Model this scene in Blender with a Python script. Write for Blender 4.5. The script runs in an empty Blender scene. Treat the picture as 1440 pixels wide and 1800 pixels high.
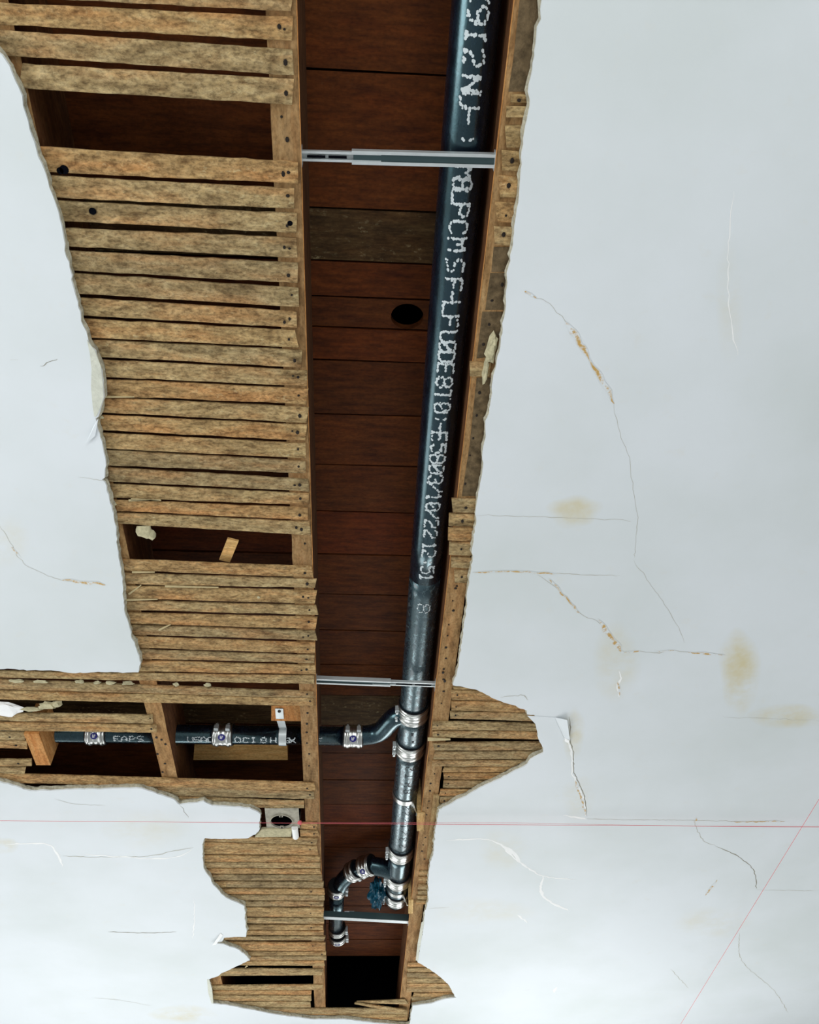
import bpy, bmesh, math, random
from mathutils import Vector, Matrix, noise

random.seed(7)
scene = bpy.context.scene
COL = scene.collection

# ------------------------------------------------------------------ camera
CAM = Vector((0.0, 0.0, 1.35))
H = 1.50                        # plaster underside above the camera
ZC = CAM.z + H                  # plaster underside in the room
FPX = 1440.0
_yc = Vector((598 - 720, -(2680 - 900), -FPX)).normalized()      # along the joists
_b = Vector((1.0, 0.0405, 0.0))
_zc = _b.cross(_yc).normalized()
if _zc.y < 0: _zc = -_zc
_xc = _yc.cross(_zc).normalized()
ROT = Matrix((_xc, _yc, _zc))
cam_data = bpy.data.cameras.new('camera')
cam_data.sensor_fit = 'HORIZONTAL'
cam_data.sensor_width = 36.0
cam_data.lens = 36.0
cam_data.clip_start = 0.02
cam = bpy.data.objects.new('camera', cam_data)
COL.objects.link(cam)
cam.matrix_world = Matrix.Translation(CAM) @ ROT.to_4x4()
scene.camera = cam

# ------------------------------------------------------------------ world, light, exposure
world = bpy.data.worlds.new('sky'); scene.world = world
world.use_nodes = True
bgn = world.node_tree.nodes['Background']
bgn.inputs['Color'].default_value = (0.86, 0.94, 1.0, 1)
bgn.inputs['Strength'].default_value = 1.0

def window_or_fill_light(name, loc, rot, sx, sy, power, col=(0.965, 0.99, 1.0)):
    d = bpy.data.lights.new(name, 'AREA'); d.shape = 'RECTANGLE'
    d.size = sx; d.size_y = sy; d.energy = power; d.color = col
    o = bpy.data.objects.new(name, d); COL.objects.link(o)
    o.location = loc; o.rotation_euler = rot
    return o
R90 = math.pi / 2
# daylight through the far and left windows, plus a fill added behind the camera
window_or_fill_light('daylight_front_a', (-1.25, 4.98, 1.45), (-R90, 0, 0), 1.2, 1.5, 44)
window_or_fill_light('daylight_front_b', (1.0, 4.98, 1.45), (-R90, 0, 0), 1.2, 1.5, 62)
window_or_fill_light('daylight_left_a', (-2.68, 3.2, 1.45), (0, -R90, 0), 1.5, 1.3, 34)
window_or_fill_light('daylight_left_b', (-2.68, 0.3, 1.45), (0, -R90, 0), 1.5, 1.3, 75)
window_or_fill_light('fill_back', (0.3, -2.18, 1.4), (R90, 0, 0), 2.2, 1.5, 85)

scene.view_settings.view_transform = 'Standard'
scene.view_settings.look = 'None'
scene.view_settings.gamma = 1.0
scene.view_settings.use_curve_mapping = False
scene.view_settings.exposure = -0.75
scene.cycles.use_denoising = True
scene.cycles.max_bounces = 6
scene.cycles.diffuse_bounces = 4
scene.cycles.sample_clamp_indirect = 6.0

# ------------------------------------------------------------------ helpers
def P(x, y, z=0.0):
    """point of the plane z metres above the plaster underside that the pixel x,y looks at"""
    d = ROT @ Vector((x - 720, -(y - 900), -FPX))
    t = (H + z) / d.z
    return CAM + d * t

def wloc(o):
    v = Vector(o.location)
    while o.parent:
        o = o.parent; v += o.location
    return v

def add(name, verts, faces, mat, parent=None, smooth=False, mats=None, fmat=None, origin=None, down=False):
    verts = [Vector(v) for v in verts]
    if origin is None:
        lo = Vector([min(v[i] for v in verts) for i in range(3)])
        hi = Vector([max(v[i] for v in verts) for i in range(3)])
        origin = (lo + hi) / 2
    origin = Vector(origin)
    me = bpy.data.meshes.new(name)
    me.from_pydata([tuple(v - origin) for v in verts], [], faces)
    for m in (mats or [mat]): me.materials.append(m)
    if fmat:
        me.polygons.foreach_set('material_index', fmat)
    bm = bmesh.new(); bm.from_mesh(me)
    bmesh.ops.recalc_face_normals(bm, faces=bm.faces)
    if down:
        for q in bm.faces:
            if q.normal.z > 0: q.normal_flip()
    bm.to_mesh(me); bm.free()
    if smooth:
        me.polygons.foreach_set('use_smooth', [True] * len(me.polygons))
    me.update()
    o = bpy.data.objects.new(name, me); COL.objects.link(o)
    if parent:
        o.parent = parent; o.location = origin - wloc(parent)
    else:
        o.location = origin
    return o

def empty(name, loc, parent=None):
    o = bpy.data.objects.new(name, None); COL.objects.link(o)
    o.empty_display_size = 0.05
    o.parent = parent
    o.location = Vector(loc) - (wloc(parent) if parent else Vector())
    return o

def tag(o, label=None, cat=None, group=None, kind=None):
    if label: o['label'] = label
    if cat: o['category'] = cat
    if group: o['group'] = group
    if kind: o['kind'] = kind
    return o

class MB:
    def __init__(s): s.v = []; s.f = []
    def add(s, vf):
        n = len(s.v); s.v += [Vector(v) for v in vf[0]]
        s.f += [tuple(i + n for i in f) for f in vf[1]]
        return s

def box_vf(lo, hi):
    x0, y0, z0 = lo; x1, y1, z1 = hi
    return ([(x0,y0,z0),(x1,y0,z0),(x1,y1,z0),(x0,y1,z0),(x0,y0,z1),(x1,y0,z1),(x1,y1,z1),(x0,y1,z1)],
            [(0,3,2,1),(4,5,6,7),(0,1,5,4),(1,2,6,5),(2,3,7,6),(3,0,4,7)])

def obox_vf(c, ax, ay, az):
    """box with half axes"""
    c, ax, ay, az = map(Vector, (c, ax, ay, az))
    v = [c + ax*i + ay*j + az*k for k in (-1,1) for j in (-1,1) for i in (-1,1)]
    return (v, [(0,2,3,1),(4,5,7,6),(0,1,5,4),(1,3,7,5),(3,2,6,7),(2,0,4,6)])

def tube_vf(path, r, seg=28, cap=True):
    path = [Vector(p) for p in path]
    rs = r if isinstance(r, (list, tuple)) else [r] * len(path)
    v, f = [], []
    up = None
    for i, p in enumerate(path):
        t = (path[min(i+1, len(path)-1)] - path[max(i-1, 0)])
        if t.length < 1e-9: t = path[-1] - path[0]
        t.normalize()
        if up is None:
            up = Vector((0,0,1)) if abs(t.z) < 0.9 else Vector((0,1,0))
        up = (up - t * up.dot(t)).normalized()
        s = t.cross(up)
        for k in range(seg):
            a = 2*math.pi*k/seg
            v.append(p + (up*math.cos(a) + s*math.sin(a)) * rs[i])
    for i in range(len(path)-1):
        for k in range(seg):
            a, b = i*seg+k, i*seg+(k+1) % seg
            f.append((a, b, b+seg, a+seg))
    if cap:
        f.append(tuple(range(seg))[::-1]); f.append(tuple(range((len(path)-1)*seg, len(path)*seg)))
    return v, f

def smooth_path(pts, n=6):
    pts = [Vector(p) for p in pts]
    out = []
    for i in range(len(pts)-1):
        p0 = pts[max(i-1,0)]; p1 = pts[i]; p2 = pts[i+1]; p3 = pts[min(i+2,len(pts)-1)]
        for k in range(n):
            t = k/n
            out.append(0.5*((2*p1)+(p2-p0)*t+(2*p0-5*p1+4*p2-p3)*t*t+(3*p1-p0-3*p2+p3)*t**3))
    out.append(pts[-1])
    return out

def plate_hole_vf(u0, u1, v0, v1, cu, cv, r, seg=28, ru=None):
    """flat plate with a round hole, in u,v; returns 2D verts and faces (the outer ring first)"""
    ru = ru or r
    inner, outer = [], []
    for k in range(seg):
        a = 2*math.pi*(k+0.5)/seg
        du, dv = math.cos(a), math.sin(a)
        inner.append((cu+du*ru, cv+dv*r))
        ts = []
        if du > 1e-9: ts.append((u1-cu)/du)
        if du < -1e-9: ts.append((u0-cu)/du)
        if dv > 1e-9: ts.append((v1-cv)/dv)
        if dv < -1e-9: ts.append((v0-cv)/dv)
        t = min(ts); outer.append([cu+du*t, cv+dv*t])
    for c in ((u0,v0),(u1,v0),(u1,v1),(u0,v1)):
        k = min(range(seg), key=lambda i: (outer[i][0]-c[0])**2+(outer[i][1]-c[1])**2)
        outer[k] = list(c)
    return outer, inner

def holed_slab(outer, inner, to3, w0, w1):
    n = len(outer); v = []
    for w in (w0, w1):
        v += [to3(u, q, w) for u, q in outer] + [to3(u, q, w) for u, q in inner]
    f = []
    for k in range(n):
        m = (k+1) % n
        f.append((k, m, n+m, n+k)); f.append((2*n+k, 3*n+k, 3*n+m, 2*n+m))
        f.append((k, 2*n+k, 2*n+m, m)); f.append((n+k, n+m, 3*n+m, 3*n+k))
    return v, f

# ------------------------------------------------------------------ materials
def new_mat(name):
    m = bpy.data.materials.new(name); m.use_nodes = True
    nt = m.node_tree; b = nt.nodes['Principled BSDF']
    return m, nt, b
def lin(r, g, b):
    return tuple(((c/255)/12.92 if c/255 <= 0.04045 else ((c/255+0.055)/1.055)**2.4) for c in (r, g, b)) + (1,)

def N(nt, typ, **kw):
    n = nt.nodes.new(typ)
    for k, v in kw.items():
        if k in n.inputs: n.inputs[k].default_value = v
        else: setattr(n, k, v)
    return n

def ramp(nt, src, stops):
    r = nt.nodes.new('ShaderNodeValToRGB')
    e = r.color_ramp.elements
    while len(e) < len(stops): e.new(0.5)
    for i, (p, c) in enumerate(stops):
        e[i].position = p; e[i].color = c if len(c) == 4 else (*c, 1)
    nt.links.new(src, r.inputs['Fac'])
    return r.outputs['Color']

def mixc(nt, fac, a, b, mode='MIX'):
    m = nt.nodes.new('ShaderNodeMix'); m.data_type = 'RGBA'; m.blend_type = mode
    for inp, val in ((0, fac), (6, a), (7, b)):
        if hasattr(val, 'is_output'): nt.links.new(val, m.inputs[inp])
        else: m.inputs[inp].default_value = val
    return m.outputs[2]

def tex_coords(nt, axis, s_long, s_cross, rand=True):
    """object coordinates stretched along the grain, shifted for each object"""
    tc = nt.nodes.new('ShaderNodeTexCoord')
    mp = nt.nodes.new('ShaderNodeMapping')
    sc = [s_cross]*3; sc[axis] = s_long
    mp.inputs['Scale'].default_value = sc
    nt.links.new(tc.outputs['Object'], mp.inputs['Vector'])
    oi = nt.nodes.new('ShaderNodeObjectInfo')
    if rand:
        mul = nt.nodes.new('ShaderNodeMath'); mul.operation = 'MULTIPLY'; mul.inputs[1].default_value = 97.0
        nt.links.new(oi.outputs['Random'], mul.inputs[0])
        cmb = nt.nodes.new('ShaderNodeCombineXYZ')
        for i in range(3): nt.links.new(mul.outputs[0], cmb.inputs[i])
        nt.links.new(cmb.outputs[0], mp.inputs['Location'])
    return tc, mp.outputs['Vector'], oi.outputs['Random']

def wood_mat(name, axis, base, dark, light, warm, bump=0.35, dust=0.5, rough=0.85, spots=0.6, grain=(14.0, 85.0), speck=0.35, hue=0.3):
    m, nt, b = new_mat(name)
    tc, vec, rnd = tex_coords(nt, axis, grain[0], grain[1])
    g1 = N(nt, 'ShaderNodeTexNoise', Scale=1.0, Detail=6.0, Roughness=0.65); nt.links.new(vec, g1.inputs['Vector'])
    _, vec2, _ = tex_coords(nt, axis, 9.0, 26.0)
    g2 = N(nt, 'ShaderNodeTexNoise', Scale=1.0, Detail=4.0, Roughness=0.6); nt.links.new(vec2, g2.inputs['Vector'])
    _, vec3, _ = tex_coords(nt, axis, 75.0, 110.0)
    g3 = N(nt, 'ShaderNodeTexNoise', Scale=1.0, Detail=5.0, Roughness=0.7); nt.links.new(vec3, g3.inputs['Vector'])
    c = ramp(nt, g1.outputs['Fac'], [(0.30, dark), (0.50, base), (0.72, light)])
    # every piece its own tone
    tone = ramp(nt, rnd, [(0.0, (0.80,0.80,0.82)), (0.45, (1,1,1)), (0.75, (1.05,0.98,0.9)), (1.0, warm)])
    c = mixc(nt, 1.0, c, tone, 'MULTIPLY')
    blot = ramp(nt, g2.outputs['Fac'], [(0.32, (0.45,0.42,0.40)), (0.50, (1,1,1))])
    c = mixc(nt, spots, c, blot, 'MULTIPLY')
    dm = ramp(nt, g3.outputs['Fac'], [(0.56, (0,0,0)), (0.70, (1,1,1))])
    dm2 = mixc(nt, 1.0, dm, ramp(nt, g2.outputs['Fac'], [(0.45, (0,0,0)), (0.65, (dust,)*3)]), 'MULTIPLY')
    c = mixc(nt, dm2, c, lin(196, 182, 140))
    _, vec5, _ = tex_coords(nt, axis, 5.0, 22.0)
    g5 = N(nt, 'ShaderNodeTexNoise', Scale=1.0, Detail=3.0, Roughness=0.6); nt.links.new(vec5, g5.inputs['Vector'])
    c = mixc(nt, hue, c, ramp(nt, g5.outputs['Fac'], [(0.34, (0.92,0.98,1.0)), (0.5, (1,1,1)), (0.66, (1.12,0.80,0.62))]), 'MULTIPLY')
    _, vec4, _ = tex_coords(nt, axis, 110.0, 190.0)
    g4 = N(nt, 'ShaderNodeTexNoise', Scale=1.0, Detail=3.0, Roughness=0.6); nt.links.new(vec4, g4.inputs['Vector'])
    c = mixc(nt, speck, c, ramp(nt, g4.outputs['Fac'], [(0.36, (0.40,0.37,0.34)), (0.50, (1,1,1)), (0.66, (1.35,1.32,1.25))]), 'MULTIPLY')
    nt.links.new(c, b.inputs['Base Color'])
    b.inputs['Roughness'].default_value = rough
    b.inputs['Specular IOR Level'].default_value = 0.15
    add_ = nt.nodes.new('ShaderNodeMath'); add_.operation = 'ADD'
    nt.links.new(g1.outputs['Fac'], add_.inputs[0]); nt.links.new(g3.outputs['Fac'], add_.inputs[1])
    bp = N(nt, 'ShaderNodeBump', Strength=bump, Distance=0.004)
    nt.links.new(add_.outputs[0], bp.inputs['Height']); nt.links.new(bp.outputs[0], b.inputs['Normal'])
    return m

M = {}
M['lath'] = wood_mat('rough_sawn_lath', 0, lin(172,147,104), lin(116,92,60), lin(204,180,134), (1.03,0.87,0.75), bump=1.0, dust=1.0, grain=(30.0,80.0), speck=0.6, hue=0.6)
M['lath_y'] = wood_mat('rough_sawn_strip', 1, lin(160,136,95), lin(110,88,58), lin(190,168,122), (1.05,0.9,0.75), bump=0.5)
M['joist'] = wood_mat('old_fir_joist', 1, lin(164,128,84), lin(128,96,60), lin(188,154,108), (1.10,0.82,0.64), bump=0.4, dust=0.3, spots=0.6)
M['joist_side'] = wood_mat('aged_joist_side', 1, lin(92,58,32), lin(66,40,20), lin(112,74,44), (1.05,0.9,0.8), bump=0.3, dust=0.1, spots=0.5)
M['joist_fresh'] = wood_mat('fresh_cut_fir', 1, lin(206,146,84), lin(176,114,60), lin(224,170,108), (1.0,0.95,0.9), bump=0.15, dust=0.05, spots=0.1)
M['board'] = wood_mat('dark_subfloor_board', 0, lin(84,43,14), lin(60,28,9), lin(102,55,20), (1.15,0.9,0.75), bump=0.15, dust=0.02, spots=0.5, rough=0.75)
M['board_grey'] = wood_mat('grey_subfloor_board', 0, lin(72,54,32), lin(48,34,20), lin(96,76,48), (1,1,1), bump=0.35, dust=0.5)
M['block'] = wood_mat('new_pine_block', 0, lin(205,166,108), lin(176,134,80), lin(222,188,132), (1,0.95,0.85), bump=0.15, dust=0, spots=0.15)
M['block_y'] = wood_mat('new_pine_block_along', 1, lin(205,170,112), lin(170,134,84), lin(226,196,142), (1,0.95,0.85), bump=0.2, dust=0, spots=0.15)

def plain(name, col, rough=0.8, metal=0.0, bump=0.0, bscale=60, spec=0.3, var=0.0):
    m, nt, b = new_mat(name)
    b.inputs['Base Color'].default_value = col
    b.inputs['Roughness'].default_value = rough
    b.inputs['Metallic'].default_value = metal
    b.inputs['Specular IOR Level'].default_value = spec
    if bump or var:
        tc, vec, rnd = tex_coords(nt, 0, bscale, bscale)
        g = N(nt, 'ShaderNodeTexNoise', Scale=1.0, Detail=5.0, Roughness=0.6); nt.links.new(vec, g.inputs['Vector'])
        if var:
            lo = tuple(c*(1-var) for c in col[:3]) + (1,)
            nt.links.new(ramp(nt, g.outputs['Fac'], [(0.3, lo), (0.65, col)]), b.inputs['Base Color'])
        if bump:
            bp = N(nt, 'ShaderNodeBump', Strength=bump, Distance=0.004)
            nt.links.new(g.outputs['Fac'], bp.inputs['Height']); nt.links.new(bp.outputs[0], b.inputs['Normal'])
    return m

def plaster_mat(name='white_painted_plaster', stain=None, strength=1.0, sc=9.0, lo=0.30, hi=0.72):
    m, nt, b = new_mat(name)
    tc = nt.nodes.new('ShaderNodeNewGeometry')
    g = N(nt, 'ShaderNodeTexNoise', Scale=1.6, Detail=4.0, Roughness=0.55); nt.links.new(tc.outputs['Position'], g.inputs['Vector'])
    g2 = N(nt, 'ShaderNodeTexNoise', Scale=22.0, Detail=4.0, Roughness=0.6); nt.links.new(tc.outputs['Position'], g2.inputs['Vector'])
    c = ramp(nt, g.outputs['Fac'], [(0.35, lin(216,222,222)), (0.62, lin(226,231,234))])
    sp = ramp(nt, g2.outputs['Fac'], [(0.62, (0,0,0)), (0.8, (0.3,0.3,0.3))])
    c = mixc(nt, sp, c, lin(222,221,213))
    if stain:
        g3 = N(nt, 'ShaderNodeTexNoise', Scale=sc, Detail=4.0, Roughness=0.65); nt.links.new(tc.outputs['Position'], g3.inputs['Vector'])
        at = nt.nodes.new('ShaderNodeAttribute'); at.attribute_name = 'fade'
        mul = nt.nodes.new('ShaderNodeMath'); mul.operation = 'MULTIPLY'
        nt.links.new(ramp(nt, g3.outputs['Fac'], [(lo, (0,0,0)), (hi, (1,1,1))]), mul.inputs[0]); nt.links.new(at.outputs['Fac'], mul.inputs[1])
        m2 = nt.nodes.new('ShaderNodeMath'); m2.operation = 'MULTIPLY'; m2.use_clamp = True; m2.inputs[1].default_value = strength
        nt.links.new(mul.outputs[0], m2.inputs[0])
        c = mixc(nt, m2.outputs[0], c, stain)
    nt.links.new(c, b.inputs['Base Color'])
    b.inputs['Roughness'].default_value = 0.6
    b.inputs['Specular IOR Level'].default_value = 0.25
    s = nt.nodes.new('ShaderNodeMath'); s.operation = 'MULTIPLY_ADD'; s.inputs[1].default_value = 0.12
    nt.links.new(g2.outputs['Fac'], s.inputs[0]); nt.links.new(g.outputs['Fac'], s.inputs[2])
    bp = N(nt, 'ShaderNodeBump', Strength=0.12, Distance=0.02)
    nt.links.new(s.outputs[0], bp.inputs['Height']); nt.links.new(bp.outputs[0], b.inputs['Normal'])
    return m
M['plaster'] = plaster_mat()
M['browncoat'] = plain('brown_coat_plaster', lin(196,190,168), 0.95, bump=0.9, bscale=120, var=0.45, spec=0.1)
M['chip'] = plain('white_plaster_chip', lin(252,252,250), 0.85, bump=0.4, bscale=150)
M['crack'] = plain('plaster_crack', lin(150,146,132), 0.95, spec=0.05)
M['crack_soft'] = plain('plaster_hairline', lin(190,188,178), 0.95, spec=0.05)
M['lip'] = plain('torn_cream_plaster', lin(218,219,204), 0.9, bump=0.8, bscale=60, var=0.15)
M['key'] = plain('plaster_key', lin(205,196,160), 0.95, bump=0.8, bscale=90, var=0.35, spec=0.1)
M['nail'] = plain('rusty_nail', lin(38,30,24), 0.7, metal=0.3)
M['steel'] = plain('galvanised_steel', lin(216,222,222), 0.4, metal=0.55, bump=0.15, bscale=40, var=0.12)
M['zinc_dark'] = plain('shadowed_zinc_web', lin(70,88,90), 0.45, metal=0.5)  # darker copy of the steel, groove and far-bar face shade put into the colour
M['splinter'] = plain('pale_splinter', lin(196,178,134), 0.9, bump=0.4, bscale=80, var=0.2)
M['stainless'] = plain('stainless_band', lin(205,206,202), 0.28, metal=1.0, bump=0.2, bscale=60, var=0.1)
M['rubber'] = plain('black_rubber', lin(16,18,22), 0.55)
M['sticker_blue'] = plain('blue_sticker', lin(38,36,120), 0.5)
M['sticker_white'] = plain('white_sticker', lin(225,226,230), 0.5)
M['string'] = plain('red_mason_line', lin(222,110,116), 0.8, spec=0.1)
M['box_paint'] = plain('painted_box_plate', lin(178,172,154), 0.7, bump=0.6, bscale=60, var=0.4)
M['dark'] = plain('cavity_shade', lin(12,13,18), 0.95, spec=0.0)  # near-black, the shade of voids and openings put into the colour
M['blue'] = plain('blue_plastic', lin(16,78,100), 0.3, bump=0.5, bscale=45, var=0.4)
M['wallpaint'] = plain('off_white_wall', lin(222,222,218), 0.8)
M['floorpaint'] = plain('dusty_pale_floor', lin(168,168,170), 0.7, bump=0.1, bscale=8, var=0.15)
M['joist_end'] = plain('weathered_joist', lin(118,100,74), 0.9, bump=0.8, bscale=55, var=0.65, spec=0.1)

def iron_mat(name, scuff):
    m, nt, b = new_mat(name)
    tc, vec, rnd = tex_coords(nt, 1, 22, 60, rand=False)
    g = N(nt, 'ShaderNodeTexNoise', Scale=1.0, Detail=6.0, Roughness=0.7); nt.links.new(vec, g.inputs['Vector'])
    _, vec2, _ = tex_coords(nt, 1, 60, 85, rand=False)
    g2 = N(nt, 'ShaderNodeTexNoise', Scale=1.0, Detail=3.0, Roughness=0.6); nt.links.new(vec2, g2.inputs['Vector'])
    c = ramp(nt, g.outputs['Fac'], [(0.35, lin(7,10,20)), (0.7, lin(14,20,36))])
    if scuff:
        msk = ramp(nt, g2.outputs['Fac'], [(0.54, (0,0,0)), (0.64, (scuff,)*3)])
        c = mixc(nt, msk, c, lin(92,112,116))
    nt.links.new(c, b.inputs['Base Color'])
    nt.links.new(ramp(nt, g.outputs['Fac'], [(0.3, (0.20,)*3), (0.7, (0.33,)*3)]), b.inputs['Roughness'])
    if scuff:
        nt.links.new(ramp(nt, g2.outputs['Fac'], [(0.40, (0.62,)*3), (0.58, (0.2,)*3)]), b.inputs['Roughness'])
    b.inputs['Specular IOR Level'].default_value = 1.0
    b.inputs['Specular Tint'].default_value = (0.42, 0.86, 0.95, 1)
    b.inputs['Coat Weight'].default_value = 0.22 if not scuff else 0.5
    b.inputs['Coat Roughness'].default_value = 0.16 if not scuff else 0.24
    b.inputs['Coat IOR'].default_value = 1.8
    bp = N(nt, 'ShaderNodeBump', Strength=0.12 if not scuff else 0.35, Distance=0.003)
    nt.links.new(g2.outputs['Fac'], bp.inputs['Height']); nt.links.new(bp.outputs[0], b.inputs['Normal'])
    return m
M['iron'] = iron_mat('black_cast_iron', 0.0)
M['iron_scuffed'] = iron_mat('scuffed_cast_iron', 0.5)
M['print'] = plain('white_ink_print', lin(205,214,216), 0.8, spec=0.1)
M['print_dark'] = plain('cast_mark', lin(20,30,38), 0.6)

M['stain'] = plaster_mat('water_stain', lin(214,204,168), 1.0, 9)
M['stain_ochre'] = plaster_mat('ochre_stain', lin(198,160,92), 1.5, 70, 0.42, 0.62)

# ------------------------------------------------------------------ room shell
XL, XR, YB, YF = -2.75, 3.1, -2.25, 5.05
ZTOP = ZC + 0.62
def wall_mesh(name, fixed, axis, a0, a1, z0, z1, holes, th):
    """wall in the plane axis=fixed with rectangular window openings"""
    us = sorted({a0, a1, *[h[0] for h in holes], *[h[1] for h in holes]})
    zs = sorted({z0, z1, *[h[2] for h in holes], *[h[3] for h in holes]})
    mb = MB()
    for i in range(len(us)-1):
        for j in range(len(zs)-1):
            cu, cz = (us[i]+us[i+1])/2, (zs[j]+zs[j+1])/2
            if any(h[0] < cu < h[1] and h[2] < cz < h[3] for h in holes): continue
            f0, f1 = sorted((fixed, fixed+th))
            if axis == 1: mb.add(box_vf((us[i], f0, zs[j]), (us[i+1], f1, zs[j+1])))
            else: mb.add(box_vf((f0, us[i], zs[j]), (f1, us[i+1], zs[j+1])))
    return tag(add(name, mb.v, mb.f, M['wallpaint']), kind='structure')
wall_mesh('wall_front', YF, 1, XL, XR, 0, ZC+0.012, [(-1.85,-0.65,0.7,2.2), (0.4,1.6,0.7,2.2)], 0.12)
wall_mesh('wall_back', YB, 1, XL, XR, 0, ZC+0.012, [(-0.8,1.4,0.65,2.15)], -0.12)  # opening added for the back fill lamp
wall_mesh('wall_left', XL, 0, YB, YF, 0, ZC+0.012, [(2.55,3.85,0.7,2.2), (-0.35,0.95,0.7,2.2)], -0.12)
wall_mesh('wall_right', XR, 0, YB, YF, 0, ZC+0.012, [], 0.12)
tag(add('floor', *box_vf((XL,YB,-0.1),(XR,YF,0)), M['floorpaint']), kind='structure')

# ------------------------------------------------------------------ ceiling: plaster
ceiling = tag(empty('ceiling', (0, 0, ZC)), kind='structure')
TP = 0.016                      # plaster thickness
ZL = TP                         # lath underside
TL = 0.0055
ZJ = ZL + TL                    # joist underside
JD = 0.175                      # joist depth
ZS = ZJ + JD                    # subfloor underside

def ragged(pts, step=0.010, amp=0.0022):
    out = []
    for i in range(len(pts)-1):
        a, b = pts[i], pts[i+1]
        n = max(1, int((b-a).length/step))
        for k in range(n):
            t = k/n; p = a.lerp(b, t)
            q = Vector((noise.noise(p*70), noise.noise(p*70+Vector((9,3,1))), 0))*amp*1.6
            q += Vector((noise.noise(p*22), noise.noise(p*22+Vector((4,7,1))), 0))*amp*1.5
            out.append(p + q)
    out.append(pts[-1])
    return out

def plaster_slab(name, torn, rest):
    """torn: px outline of the broken edge, rest: world corners that close the sheet"""
    edge = ragged([P(x, y) for x, y in torn])
    rest = [Vector((x, y, ZC)) for x, y in rest]
    ring = edge + rest
    n, ne = len(ring), len(edge)
    area = sum(ring[i].x*ring[(i+1)%n].y - ring[(i+1)%n].x*ring[i].y for i in range(n))
    sgn = 1 if area > 0 else -1
    verts = list(ring)
    def ring_at(z, push):
        out = []
        for i in range(n):
            p = ring[i].copy()
            if i < ne:
                t = ring[(i+1)%n] - ring[i-1] if 0 < i < ne-1 else Vector((0,0,0))
                if t.length > 1e-6:
                    t.normalize(); nr = Vector((t.y, -t.x, 0))*sgn      # outwards
                    w = push*(0.5+0.9*noise.noise(p*45+Vector((0,0,z*300))))
                    w += push*0.5*noise.noise(p*11)
                    p = p + nr*w
            p.z = ZC + z
            out.append(p)
        return out
    verts += ring_at(0.004, 0.0015)
    verts += ring_at(0.010, 0.006)
    verts += ring_at(TP-0.0004, 0.005)
    from mathutils.geometry import tessellate_polygon
    tris = tessellate_polygon([ring])
    f = [tuple(t) for t in tris]; fm = [0]*len(f)
    for L in range(3):
        for i in range(n):
            j = (i+1) % n
            f.append((L*n+i, L*n+j, (L+1)*n+j, (L+1)*n+i)); fm.append(0 if L == 0 else 1)
    f += [tuple(3*n+q for q in t)[::-1] for t in tris]; fm += [1]*len(tris)
    return add(name, verts, f, None, ceiling, mats=[M['plaster'], M['browncoat']], fmat=fm)

right_edge = [(954,0),(947,50),(941,100),(932,160),(928,200),(920,267),(914,320),(912,345),(904,400),(900,440),(893,480),(891,540),
 (884,580),(876,620),(869,660),(863,720),(855,742),(853,780),(848,820),(843,860),(842,880),(838,905),(831,960),(829,1000),(827,1010),
 (821,1050),(817,1100),(810,1150),(803,1190),(797,1205),(839,1213),(870,1229),(906,1241),(926,1249),(927,1257),(940,1257),(942,1272),
 (948,1303),(956,1315),(955,1324),(933,1335),(926,1344),(882,1368),(855,1380),(828,1393),(810,1404),(772,1424),(768,1444),(765,1465),
 (763,1485),(762,1505),(756,1518),(754,1530),(753,1560),(752,1590),(747,1607),(745,1623),(740,1657),(735,1687),(734,1692),(748,1699),
 (768,1712),(784,1726),(793,1739),(801,1754),(784,1756),(759,1764),(725,1768),(723,1782),(721,1800)]
low_left = [(0,1375),(22,1381),(53,1391),(89,1390),(155,1387),(245,1386),(272,1394),(305,1405),(315,1415),(334,1413),(358,1409),(373,1416),
 (412,1419),(440,1422),(450,1426),(459,1431),(456,1443),(456,1458),(449,1467),(437,1473),(400,1475),(360,1474),(355,1485),(357,1508),(356,1520),(360,1530),
 (368,1542),(375,1555),(387,1568),(398,1579),(417,1587),(429,1593),(431,1605),(430,1620),(433,1638),(432,1647),(410,1647),(393,1649),
 (391,1655),(373,1657),(392,1660),(417,1668),(430,1678),(439,1688),(427,1693),(415,1700),(395,1708),(380,1717),(365,1722),(370,1737),(372,1753),
 (373,1764),(400,1767),(425,1772),(458,1778),(492,1785),(517,1788),(550,1792),(605,1792),(632,1795),(668,1799),(715,1803)]
p0 = P(954, 0); pl = P(0, 1375)
plaster_slab('plaster', [(985,-300),*right_edge,*low_left[::-1],(-60,1368)],
             [(XL+0.01, pl.y-0.02), (XL+0.01, YF-0.01), (XR-0.01, YF-0.01), (XR-0.01, YB+0.01), (p0.x+0.02, YB+0.01)])
up_left = [(-70,-10),(-25,70),(0,99),(15,117),(37,156),(47,202),(58,249),(72,288),(87,331),(103,373),(109,408),(113,440),(124,483),(133,521),(143,556),
 (157,600),(167,617),(177,643),(181,677),(182,698),(177,715),(170,732),(167,733),(172,755),(181,783),(185,810),(185,840),(181,842),(186,849),(195,891),
 (201,922),(208,960),(211,990),(215,1044),(220,1077),(233,1126),(248,1167),(243,1182),(180,1182),(126,1182),(90,1179),(18,1176),(-80,1177)]
pu = P(-70, -10); pq = P(-80, 1177)
plaster_slab('plaster', up_left, [(XL+0.01, pq.y), (XL+0.01, YB+0.01), (pu.x-0.02, YB+0.01)])

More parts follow.
